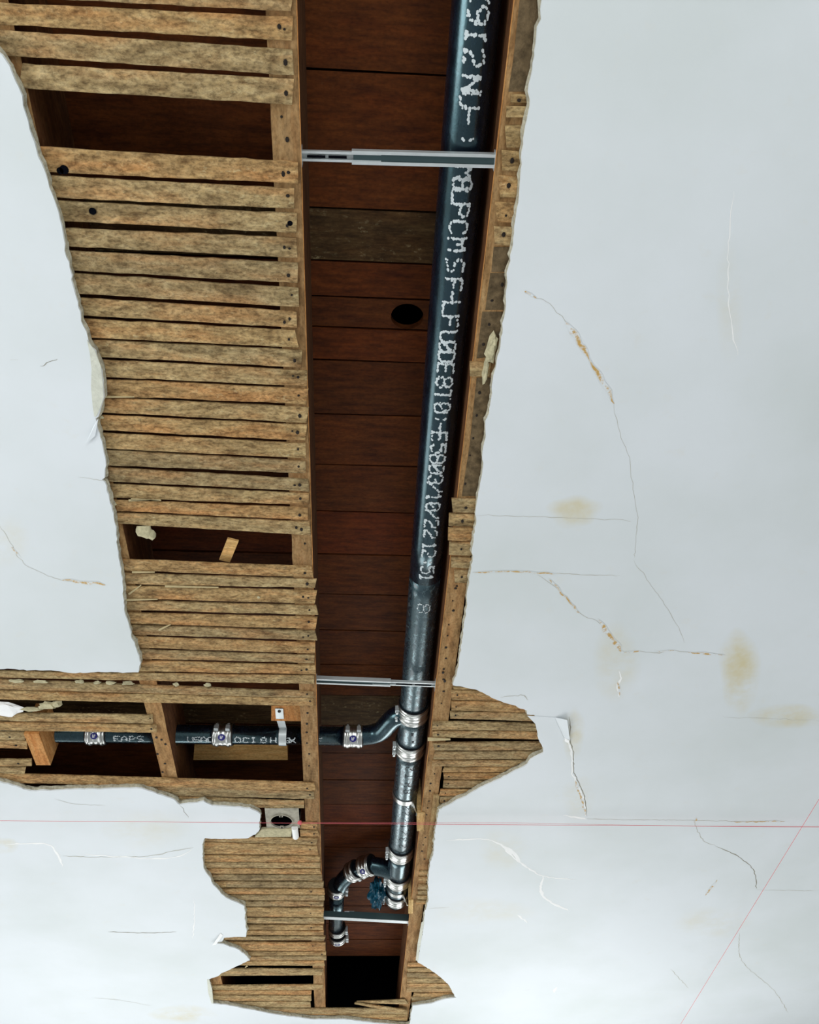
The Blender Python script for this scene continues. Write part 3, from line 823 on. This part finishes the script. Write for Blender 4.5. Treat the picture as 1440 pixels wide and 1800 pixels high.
# stick poking out of the upper missing lath gap
s0, s1 = P(395, 985, ZL+0.02), P(410, 948, ZL-0.004)
dd = (s1-s0)
tag(add('wood_stick', *obox_vf((s0+s1)/2, dd/2, Vector((0.013,0.004,0)), Vector((0,0,0.003))), M['block']), 'broken wood stick poking out of the narrow gap between laths', 'stick')

# ------------------------------------------------------------------ pipes
RP = 0.0425
ZP = 0.105
XP = P(780, 650, ZP).x
def PY(y): return P(838-0.0893*y, y, ZP-RP).y      # y on the pipe's underside
FONT = {
'0':'01110 10001 10011 10101 11001 10001 01110','1':'00100 01100 00100 00100 00100 00100 01110','2':'01110 10001 00001 00110 01000 10000 11111',
'3':'01110 10001 00001 00110 00001 10001 01110','5':'11111 10000 11110 00001 00001 10001 01110','8':'01110 10001 10001 01110 10001 10001 01110','9':'01110 10001 10001 01111 00001 00010 01100',
'A':'00100 01010 10001 10001 11111 10001 10001','C':'01110 10001 10000 10000 10000 10001 01110','D':'11110 10001 10001 10001 10001 10001 11110','E':'11111 10000 10000 11110 10000 10000 11111',
'F':'11111 10000 10000 11110 10000 10000 10000','H':'10001 10001 10001 11111 10001 10001 10001','I':'01110 00100 00100 00100 00100 00100 01110','K':'10001 10010 10100 11000 10100 10010 10001',
'L':'10000 10000 10000 10000 10000 10000 11111','M':'10001 11011 10101 10101 10001 10001 10001','N':'10001 11001 11001 10101 10011 10011 10001','O':'01110 10001 10001 10001 10001 10001 01110',
'P':'11110 10001 10001 11110 10000 10000 10000','S':'01111 10000 10000 01110 00001 00001 11110','T':'11111 00100 00100 00100 00100 00100 00100','U':'10001 10001 10001 10001 10001 10001 01110',
'V':'10001 10001 10001 10001 10001 01010 00100','W':'10001 10001 10001 10101 10101 11011 10001','X':'10001 10001 01010 00100 01010 10001 10001',
'-':'00000 00000 00000 11111 00000 00000 00000',':':'00000 00100 00100 00000 00100 00100 00000','/':'00001 00001 00010 00100 01000 10000 10000',' ':'00000 '*7}
def dot_print(name, chars, axis_pt, axis, r, mid_ang, glyph_w, height, mat, parent, flip=1, dot=0.0027, e1=None, e2=None, dens=2):
    """dot printed letters wrapped on a pipe. chars: list of (char, distance along the axis of the glyph centre)"""
    v, f = [], []
    axis = Vector(axis)
    for ch, s in chars:
        rows = FONT[ch].split()
        cells = set()
        for j in range(7):
            for i in range(5):
                if rows[j][i] == '1': cells.add((i, j))
        dots = [(i, j) for i, j in cells]
        for (i, j) in list(cells):           # ink runs between neighbours
            for di, dj in ((1,0),(0,1),(1,1),(-1,1)):
                if (i+di, j+dj) in cells: dots.append((i+di/2, j+dj/2))
        for i, j in dots:
            if random.random() < 0.07: continue
            u = s + flip*((i-2)/4*glyph_w) + random.gauss(0, 0.0009)
            a = mid_ang + flip*((3-j)/6*height)/r + random.gauss(0, 0.0009)/r
            d = dot*random.uniform(0.65, 1.2)
            n0 = len(v); K = 6
            for k in range(K):
                b = 2*math.pi*k/K
                aa = a + d*math.sin(b)/r; uu = u + d*math.cos(b)*1.15
                v.append(Vector(axis_pt) + axis*uu + (e1*math.cos(aa) + e2*math.sin(aa))*(r+0.0005))
            f.append(tuple(range(n0, n0+K)))
    return tag(add(name, v, f, M[mat], parent), kind='stuff')

def pipe_thing(name, path, r, mat, label, cat='pipe', seg=40, group=None):
    root = tag(empty(name, path[0]), label, cat, group)
    v, f = tube_vf(path, r, seg)
    o = add('pipe_body', v, f, M[mat], root, smooth=True)
    return root
zc = ZC + ZP
def AX(y): return Vector((XP, PY(y), zc))
# long pipe from above the camera to the first coupling
y_start = -1.85
y_c1, y_c2, y_c3, y_c4, y_c5 = (PY(v) for v in (1266, 1328, 1511, 1559, 1590))
def line(y0, y1, n=2): return [Vector((XP, y0+(y1-y0)*k/(n-1), zc)) for k in range(n)]
main = pipe_thing('drain_pipe', line(y_start, PY(1030), 30), RP, 'iron', 'long black cast iron drain pipe with white dot printed lettering')
v, f = tube_vf(line(PY(1030), y_c1, 12), RP, 40); add('scuffed_end', v, f, M['iron_scuffed'], main, smooth=True)
E1, E2 = Vector((0,0,-1)), Vector((1,0,0))       # angle 0 points straight down, positive to the right
txt = [('K',-10),('9',27),('I',62),('2',102),('N',147),('U',177),('-',204),(':',245),('M',304),('8',324),('L',343),('P',370),('C',400),('M',430),('S',467),('F',500),('-',523),
 ('L',541),('F',565),('U',592),('0',610),('D',627),('E',648),('8',672),('T',694),('0',717),(':',737),('-',752),('E',768),('5',789),('8',807),('0',825),('3',843),('/',858),('1',874),('0',891),
 ('/',905),('2',921),('2',939),('1',960),('2',974),(':',989),('5',1002),('1',1016)]
# the print faces the camera: angle of the view from the pipe down to the camera
ang = math.atan2(-XP, H+ZP)
dot_print('printed_text', [(c, PY(y)) for c, y in txt], Vector((XP, 0, zc)), (0,1,0), RP, ang+0.10, 0.0235, 0.034, 'print', main, e1=E1, e2=E2)
dot_print('printed_text', [(c, PY(y)) for c, y in [('8',1070)]], Vector((XP,0,zc)), (0,1,0), RP, ang+0.1, 0.030, 0.034, 'print', main, e1=E1, e2=E2, dot=0.0020)

def coupling(c, axis, r, label, length=0.058, sticker=False, side=Vector((-1,0,0)), group='steel pipe couplings'):
    """no hub coupling: rubber sleeve, corrugated shield, two bands with screw heads"""
    c = Vector(c); axis = Vector(axis).normalized()
    root = tag(empty('pipe_coupling', c), label, 'coupling', group)
    hL = length/2
    v, f = tube_vf([c-axis*(hL+0.004), c+axis*(hL+0.004)], r+0.0035, 36); add('rubber_sleeve', v, f, M['rubber'], root, smooth=False)
    n = 18; path, rs = [], []
    for k in range(n+1):
        t = -1+2*k/n; path.append(c+axis*hL*t); rs.append(r+0.0058+0.0007*math.cos(t*math.pi*4))
    v, f = tube_vf(path, rs, 40); add('shield', v, f, M['stainless'], root, smooth=True)
    dn = Vector((0,0,-1)); dn = (dn-axis*dn.dot(axis)).normalized()
    sd = (side-axis*side.dot(axis)).normalized()
    for s in (-1, 1):
        cc = c+axis*hL*0.62*s
        w = 0.0045
        v, f = tube_vf([cc-axis*w, cc-axis*w*0.8, cc+axis*w*0.8, cc+axis*w], [r+0.0066, r+0.0082, r+0.0082, r+0.0066], 40)
        b = add('band', v, f, M['stainless'], root, smooth=True)
        q = cc + (sd*0.96+dn*0.28).normalized()*(r+0.012)
        t2 = axis.cross(sd).normalized()
        v, f = obox_vf(q, axis*0.0065, sd*0.005, t2*0.009); add('screw_housing', v, f, M['steel'], b)
        qq = q - t2*0.018
        v, f = tube_vf([q, qq], 0.004, 8); add('screw', v, f, M['steel'], b)
    if sticker:
        nrm = (dn*0.75 + Vector((0,-1,0))*0.66); nrm = (nrm-axis*nrm.dot(axis)).normalized()
        t2 = axis.cross(nrm).normalized()
        def onp(u, a, rr): return c + axis*u + (nrm*math.cos(a)+t2*math.sin(a))*rr
        vs = [onp(0, 0, r+0.0074)] + [onp(0.011*math.cos(2*math.pi*k/20), 0.0085*math.sin(2*math.pi*k/20)/r, r+0.0074) for k in range(20)]
        add('sticker', vs, [(0, 1+k, 1+(k+1)%20) for k in range(20)], M['sticker_blue'], root)
        vs = []; fs = []
        for (u0, a0, u1, a1) in [(-0.005,-0.004,-0.003,0.004),(-0.005,0.002,0.002,0.004),(0.000,-0.004,0.002,0.004),(-0.003,-0.001,0.001,0.001),(0.003,-0.004,0.0045,0.0)]:
            n0 = len(vs); vs += [onp(u0,a0/r,r+0.0078),onp(u1,a0/r,r+0.0078),onp(u1,a1/r,r+0.0078),onp(u0,a1/r,r+0.0078)]; fs.append((n0,n0+1,n0+2,n0+3))
        add('sticker_mark', vs, fs, M['sticker_white'], root)
    return root

YV = Vector((0,1,0))
coupling((XP, y_c1, zc), YV, RP, 'steel coupling on the thick pipe, nearer side of the wye branch')
coupling((XP, y_c2, zc), YV, RP, 'steel coupling with small red mark, farther side of the wye branch')
coupling((XP, y_c3, zc), YV, RP, 'steel coupling on the thick pipe just before the tee fitting')
coupling((XP, y_c4, zc), YV, RP, 'steel coupling on the thick pipe just past the tee fitting')
coupling((XP, y_c5, zc), YV, RP, 'steel coupling at the far end of the thick pipe')
# wye: body, 45 degree branch that turns into the left run
RB = 0.030
zb = ZC + Z_BR
Yw = y_c1*0.55 + y_c2*0.45
wye = tag(empty('wye_fitting', (XP, y_c1, zc)), 'black iron wye fitting joining the thin left branch to thick pipe', 'pipe fitting')
v, f = tube_vf(line(y_c1+0.005, y_c2-0.005, 4), RP+0.001, 40); add('body', v, f, M['iron_scuffed'], wye, smooth=True)
x_cb = P(621, 1294, Z_BR).x
br = smooth_path([Vector((XP-0.01, PY(1268)+0.02, zb)), Vector((XP-0.055, PY(1277)+0.01, zb)), Vector((XP-0.10, Y_BR-0.026, zb)), Vector((XP-0.15, Y_BR-0.004, zb)), Vector((XP-0.19, Y_BR, zb)), Vector((x_cb, Y_BR, zb))], 8)
v, f = tube_vf(br, RB+0.0015, 32); add('branch_arm', v, f, M['iron'], wye, smooth=True)
_cm = add('casting_mark', *(lambda mb: (mb.v, mb.f))(MB().add(obox_vf((XP+0.0, (y_c1+y_c2)/2-0.02, zc-RP-0.001), (0.004,0,0),(0,0.006,0),(0,0,0.001))).add(obox_vf((XP+0.004, (y_c1+y_c2)/2+0.02, zc-RP-0.001),(0.003,0,0),(0,0.004,0),(0,0,0.001)))), M['print_dark'], wye); _cm['kind'] = 'stuff'
# thin branch running left through the joists
bp_ = pipe_thing('branch_pipe', [Vector((x_cb, Y_BR, zb)), Vector((XL+0.03, Y_BR, zb))], RB, 'iron', 'thin black cast iron branch pipe running left through the joists')
be1, be2 = Vector((0,0,-1)), Vector((0,-1,0))
for s, xs in (('USAC', (334,346,358,370)), ('OCI8H', (418,432,445,463,480)), ('2X', (505,513)), ('EAPS', (205,218,232,246)), ('7'.replace('7','F'), (562,))):
    dot_print('printed_text', [(c, P(x, 1300, Z_BR-RB).x) for c, x in zip(s, xs)], Vector((0, Y_BR, zb)), (1,0,0), RB, 0.38, 0.017, 0.017, 'print', bp_, e1=be1, e2=be2, dot=0.0017)
XV = Vector((1,0,0))
upv = Vector((0,-1,0.2))
coupling((x_cb, Y_BR, zb), XV, RB, 'steel coupling with blue sticker on the branch pipe in the open bay', sticker=True, side=upv)
coupling((P(393,1292,Z_BR).x, Y_BR, zb), XV, RB, 'steel coupling with blue sticker on the branch pipe beside yellow timber', sticker=True, side=upv)
coupling((P(172,1290,Z_BR).x, Y_BR, zb), XV, RB, 'steel coupling with blue sticker half hidden behind two left laths', sticker=True, side=upv)
# middle length of thick pipe
mid = pipe_thing('drain_pipe', line(y_c2, y_c3, 10), RP, 'iron_scuffed', 'short length of scuffed black pipe between wye and tee')
dot_print('printed_text', [(c, PY(y)) for c, y in [('2',1488),('3',1476),('/',1464),('1',1453),('/',1442),('2',1431),('2',1420),('8',1392),('H',1380),('T',1365),('2',1352),('M',1342)][::-1]], Vector((XP,0,zc)), (0,1,0), RP, ang+0.15, 0.020, 0.026, 'print_dark', mid, flip=-1, e1=E1, e2=E2, dot=0.0016)
# sanitary tee with the arm to the left
tee = tag(empty('tee_fitting', (XP, y_c3, zc)), 'black iron tee fitting with left arm at the far end', 'pipe fitting')
v, f = tube_vf(line(y_c3+0.004, y_c4-0.004, 4), RP+0.002, 40); add('body', v, f, M['iron'], tee, smooth=True)
a_pts = [P(699,1536,ZP), P(676,1526,0.112), P(650,1521,0.118)]
v, f = tube_vf(smooth_path(a_pts, 6), RB+0.004, 32); add('arm', v, f, M['iron'], tee, smooth=True)
e_pts = [P(650,1521,0.118), P(632,1526,0.122), P(614,1537,0.122), P(602,1550,0.116), P(597,1562,0.110)]
elb = tag(empty('elbow_fitting', e_pts[0]), 'black iron elbow curving from the tee arm to the left pipe', 'pipe fitting')
v, f = tube_vf(smooth_path(e_pts, 6), RB+0.002, 32); add('bend', v, f, M['iron'], elb, smooth=True)
x_s = P(590,1600,0.105).x
s0 = P(597,1562,0.110); s0.x = x_s + 0.006
s1 = P(592,1638,0.105); s1.x = x_s
side_p = pipe_thing('branch_pipe', [s0, (s0+s1)/2, s1, s1+Vector((0,0.05,0.02)), s1+Vector((0,0.08,0.10)), s1+Vector((0,0.085,0.3))], RB, 'iron', 'short thin black pipe on the left, leading away from the elbow')
R_ = Vector((1,0,0))
coupling(P(645,1522,0.119), e_pts[1]-e_pts[0], RB+0.004, 'steel coupling with round mark on the arm beside the tee', 0.05, True, R_)
coupling(P(622,1531,0.122), e_pts[2]-e_pts[1], RB+0.002, 'steel coupling on the elbow bend left of the tee', 0.04, False, R_)
coupling(s0, s1-s0, RB, 'steel coupling where the elbow meets the short left pipe', 0.05, True, R_)
coupling(P(593,1632,0.105), YV, RB, 'steel coupling past the far bar on short left pipe, nearer of two', 0.03, False, R_)
coupling(P(594,1645,0.105), YV, RB+0.001, 'last steel coupling at the far end of short left pipe', 0.035, True, R_)
# end of the thick pipe: bend going up through the boards
end_pts = [Vector((XP, y_c4, zc)), Vector((XP, y_c5, zc)), Vector((XP, y_c5+0.05, zc+0.004)), Vector((XP, y_c5+0.10, zc+0.04)), Vector((XP, y_c5+0.115, zc+0.10)), Vector((XP, y_c5+0.115, zc+0.3))]
pipe_thing('elbow_fitting', smooth_path(end_pts, 5), RP, 'iron', 'black iron bend at the far end of the thick pipe', 'pipe fitting')
# pipe straps
def strap(y, label, xb, zend):
    cy = PY(y); pts = []
    r = RP+0.0022
    for k in range(25):
        a = math.radians(-125 + k*(150)/24)
        pts.append(Vector((XP + r*math.sin(a), cy, zc - r*math.cos(a))))
    x_e = xb - 0.003
    p = pts[-1]
    pts += [p+Vector(((x_e-p.x)*0.5, 0.004, -0.016)), Vector((x_e-0.008, cy+0.012, p.z-0.020)), Vector((x_e, cy+0.03, p.z-0.016)), Vector((x_e, cy+0.06, p.z))]
    v, f = [], []
    w, t = 0.011, 0.0016
    for i, p in enumerate(pts):
        tg = (pts[min(i+1,len(pts)-1)]-pts[max(0,i-1)]).normalized()
        wv = Vector((0,1,0)) if i < 25 else Vector((0,0.8,0.6))
        wv = (wv - tg*wv.dot(tg)).normalized()
        nn = tg.cross(wv).normalized()
        v += [p-wv*w-nn*t, p+wv*w-nn*t, p+wv*w+nn*t, p-wv*w+nn*t]
    n = len(pts)
    for i in range(n-1):
        for k in range(4):
            a, b = i*4+k, i*4+(k+1)%4
            f.append((a, b, b+4, a+4))
    f += [(0,1,2,3), tuple((n-1)*4+k for k in (3,2,1,0))]
    return tag(add('pipe_strap', v, f, M['stainless']), label, 'strap', 'pipe straps')
strap(1412, 'bright metal strap round the thick pipe, nearer of the two', P(735,1440,ZJ).x, 0)
strap(1575, 'bright metal strap round the thick pipe near its far end', P(719,1590,ZJ).x, 0)
# strap on the branch pipe
xs = P(498,1290,Z_BR).x
pts = []
for k in range(17):
    a = math.radians(-95 + k*165/16)
    pts.append(Vector((xs, Y_BR + (RB+0.002)*math.sin(a)*1.0, zb - (RB+0.002)*math.cos(a))))
pts = [Vector((xs, P(498,1252,0.062).y-0.02, ZC+0.0605)), Vector((xs, P(498,1262,0.062).y, ZC+0.0605)), Vector((xs, P(498,1268,0.062).y+0.004, ZC+0.07))] + pts
v, f = [], []
for i, p in enumerate(pts):
    tg = (pts[min(i+1,len(pts)-1)]-pts[max(0,i-1)]).normalized(); nn = tg.cross(XV).normalized()
    v += [p-XV*0.012-nn*0.001, p+XV*0.012-nn*0.001, p+XV*0.012+nn*0.001, p-XV*0.012+nn*0.001]
for i in range(len(pts)-1):
    for k in range(4):
        a, b = i*4+k, i*4+(k+1)%4
        f.append((a,b,b+4,a+4))
bs = tag(empty('pipe_strap', pts[0]), 'metal strap holding the thin branch pipe to an orange block', 'strap', 'pipe straps')
add('band', v, f, M['steel'], bs)
v, f = tube_vf([pts[0]+Vector((0,0.012,0.001)), pts[0]+Vector((0,0.012,-0.003))], 0.005, 10); add('screw', v, f, M['nail'], bs)

# ------------------------------------------------------------------ steel bars spanning the bay
def channel_vf(p0, p1, w, h, t, inner=True):
    """C channel, open downwards, from p0 to p1"""
    ax = (p1-p0).normalized(); sd = Vector((-ax.y, ax.x, 0)).normalized(); up = Vector((0,0,1))
    lip = w*0.24
    prof = [(-w/2,0),(-w/2+lip,0),(-w/2+lip,t),(-w/2+t,t),(-w/2+t,h-t),(w/2-t,h-t),(w/2-t,t),(w/2-lip,t),(w/2-lip,0),(w/2,0),(w/2,h),(-w/2,h)]
    v = [p+sd*a+up*b for p in (p0, p1) for a, b in prof]; n = len(prof)
    f = [(i,(i+1)%n,n+(i+1)%n,n+i) for i in range(n)] + [tuple(range(n))[::-1], tuple(range(n,2*n))]
    return v, f
def bar(xa, ya, xb, yb, split, w, h, label, z=0.034, wide_right=True, rail='steel'):
    pa, pb = P(xa, ya, z), P(xb, yb, z)
    pa.x = X_LJ - 0.001; pb.x = X_RJ + 0.001
    root = tag(empty('bar_hanger', pa), label, 'bracket', 'steel bars across the open bay')
    ps = pa.lerp(pb, split)
    big, small = ((ps, pb), (pa, ps + (pb-pa)*0.15)) if wide_right else ((pa, ps), (ps - (pb-pa)*0.15, pb))
    v, f = channel_vf(*big, w, h, 0.0014); add('outer_rail', v, f, M[rail], root)
    bx_ = (big[1]-big[0]).normalized(); bs_ = Vector((-bx_.y, bx_.x, 0))
    v, f = obox_vf((big[0]+big[1])/2+Vector((0,0,0.0035)), (big[1]-big[0])*0.49, bs_*w*0.42, Vector((0,0,0.0004))); add('groove_shade', v, f, M['zinc_dark'], root)  # dark strip added inside the channel as its groove shade
    up = Vector((0,0,0.0022))
    v, f = channel_vf(small[0]+up, small[1]+up, w-0.006, h-0.004, 0.0014); sm = add('inner_rail', v, f, M[rail], root)
    if rail != 'steel':
        bd = (pb-pa).normalized(); sd_ = Vector((-bd.y, bd.x, 0))
        v, f = obox_vf((pa+pb)/2+Vector((0,0,-0.0008)), (pb-pa)*0.497, sd_*w*0.5, Vector((0,0,0.0007))); add('bottom_lip', v, f, M['steel'], root)
    ax = (pb-pa).normalized(); sd = Vector((-ax.y, ax.x, 0))
    L = (ps-pa).length if wide_right else (pb-ps).length
    s = pa if wide_right else ps
    for k in range(2):                   # slots in the thin rail
        c = s + ax*L*(0.30+0.42*k) + Vector((0,0,0.0018))
        v, f = obox_vf(c, ax*L*0.18, sd*0.0022, Vector((0,0,0.0006))); add('slot', v, f, M['dark'], sm)
    for e, s in ((pa, 1), (pb, -1)):
        v, f = obox_vf(e+ax*0.0012*s+Vector((0,0,0.004)), ax*0.001, sd*w*0.7, Vector((0,0,0.012))); add('end_plate', v, f, M['steel'], root)
    return root
bar(530,275,875,284,0.26,0.0235,0.013,'telescoping steel bar across the bay, nearest of three', 0.034)
bar(556,1198,770,1206,0.62,0.022,0.013,'steel bar across the bay before the wye branch', 0.034, wide_right=False)
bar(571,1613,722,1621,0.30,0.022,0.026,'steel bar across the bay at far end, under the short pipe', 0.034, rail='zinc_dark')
# small tab on the far bar
v, f = obox_vf(P(614,1607,0.085), (0.02,0,0),(0,0.002,0),(0,0,0.012)); tag(add('bracket_tab', v, f, M['sticker_white']), 'small white metal tab sticking up behind the far bar', 'bracket')

# ------------------------------------------------------------------ blue crumpled plastic beside the tee
bc = P(663,1570,0.10)
tag(lump('plastic_wrap', bc, 0.030, 0.08, 0.045, 'blue', None, 17, sub=4, amp=0.55, fr=2.2), 'crumpled blue plastic stuffed beside the thick pipe near the tee', 'plastic')

# ------------------------------------------------------------------ old ceiling box
bx0, bx1 = P(467,1437,ZL-0.004).x, P(526,1437,ZL-0.004).x
by0, by1 = P(496,1421,ZL-0.004).y, P(496,1455,ZL-0.004).y
hc = P(495,1443,ZL-0.004)
eb = tag(empty('electrical_box', (hc.x, hc.y, ZC+ZL)), 'paint smeared square ceiling box with a round opening, beside left joist', 'electrical box')
o, n = plate_hole_vf(bx0, bx1, by0, by1, hc.x, hc.y, 0.040, 32, 0.036)
v, f = holed_slab(o, n, lambda u, q, w: (u, q, ZC+w), ZL-0.005, ZL-0.001); add('cover_plate', v, f, M['box_paint'], eb)
vs, fs = [], []
for k in range(32):
    a = 2*math.pi*k/32
    for rr, z in ((0.0362, ZL-0.008),(0.0395, ZL-0.008),(0.0395, ZL-0.003),(0.0362, ZL-0.003)):
        vs.append((hc.x+math.cos(a)*rr, hc.y+math.sin(a)*rr*1.11, ZC+z))
for k in range(32):
    for q in range(4):
        a, b = k*4+q, k*4+(q+1)%4; c, d = ((k+1)%32)*4+(q+1)%4, ((k+1)%32)*4+q
        fs.append((a,b,c,d))
add('ring', vs, fs, M['box_paint'], eb)
mb = MB()
for lo, hi in (((bx0,by0,ZC+ZL),(bx0+0.002,by1,ZC+ZL+0.05)),((bx1-0.002,by0,ZC+ZL),(bx1,by1,ZC+ZL+0.05)),((bx0,by0,ZC+ZL),(bx1,by0+0.002,ZC+ZL+0.05)),((bx0,by1-0.002,ZC+ZL),(bx1,by1,ZC+ZL+0.05)),((bx0,by0,ZC+ZL+0.048),(bx1,by1,ZC+ZL+0.05))):
    mb.add(box_vf(lo, hi))
add('housing', mb.v, mb.f, M['dark'], eb)
for sy in (-1, 1):
    v, f = obox_vf((hc.x, hc.y+sy*0.036, ZC+ZL-0.006), (0.006,0,0),(0,0.006,0),(0,0,0.002)); t_ = add('screw_tab', v, f, M['box_paint'], eb)
    nail(t_, (hc.x, hc.y+sy*0.035, ZC+ZL-0.008))
# plaster broken round the box, little tape roll of plaster on its corner
strip([(460,1458),(513,1457),(512,1471),(448,1472)], ZL-0.010, 0.009, 'key', 'plaster_chunk', ceiling)
v, f = tube_vf([P(518,1454,ZL-0.008), P(520,1471,ZL-0.008)], 0.011, 12); add('plaster_chunk', v, f, M['chip'], ceiling)
strip([(466,1417),(500,1417),(499,1420),(467,1422)], ZL-0.003, 0.002, 'lath', 'splinter', ceiling)
lath(528,1446,1457,558,1447,1459, nails=(552,)); lath(528,1459,1471,560,1459,1470, nails=(552,))

# ------------------------------------------------------------------ mason lines
ZS_ = -0.02
def mline(pts, label, r=0.0007):
    pts = [P(*p) for p in pts]
    v, f = tube_vf(pts, r, 6)
    return tag(add('string_line', v, f, M['string']), label, 'string')
mline([(-120,1442,ZS_),(200,1444,ZS_),(524,1447,ZS_+0.004)], 'thin red string line across the left plaster to the joist')
mline([(527,1447,ZS_+0.004),(760,1449,ZS_),(1100,1451,ZS_),(1560,1455,ZS_)], 'thin red string line from left joist across pipe to the right', 0.0008)
mline([(527,1446,ZS_+0.006),(900,1446.5,ZS_),(1200,1452,ZS_-0.004),(1560,1453,ZS_)], 'thin second strand standing in for the string shadow right of the pipe', 0.0005)  # extra strand added as the shadow line of the string
mline([(1500,1307,-0.05),(1440,1405,-0.05),(1320,1600,-0.05),(1197,1800,-0.05),(1130,1910,-0.05)], 'thin red string line running diagonally at the lower right')
kn = P(527,1446,ZS_+0.006)
v, f = tube_vf([kn+Vector((0,0,0.04)), kn+Vector((0,0,-0.006))], 0.0022, 8)
kt = tag(empty('string_nail', kn), 'nail with pink string knot at left joist', 'nail'); add('shank', v, f, M['nail'], kt)
lk = lump('knot', kn, 0.008, 0.008, 0.007, 'string', kt, 5, sub=2)
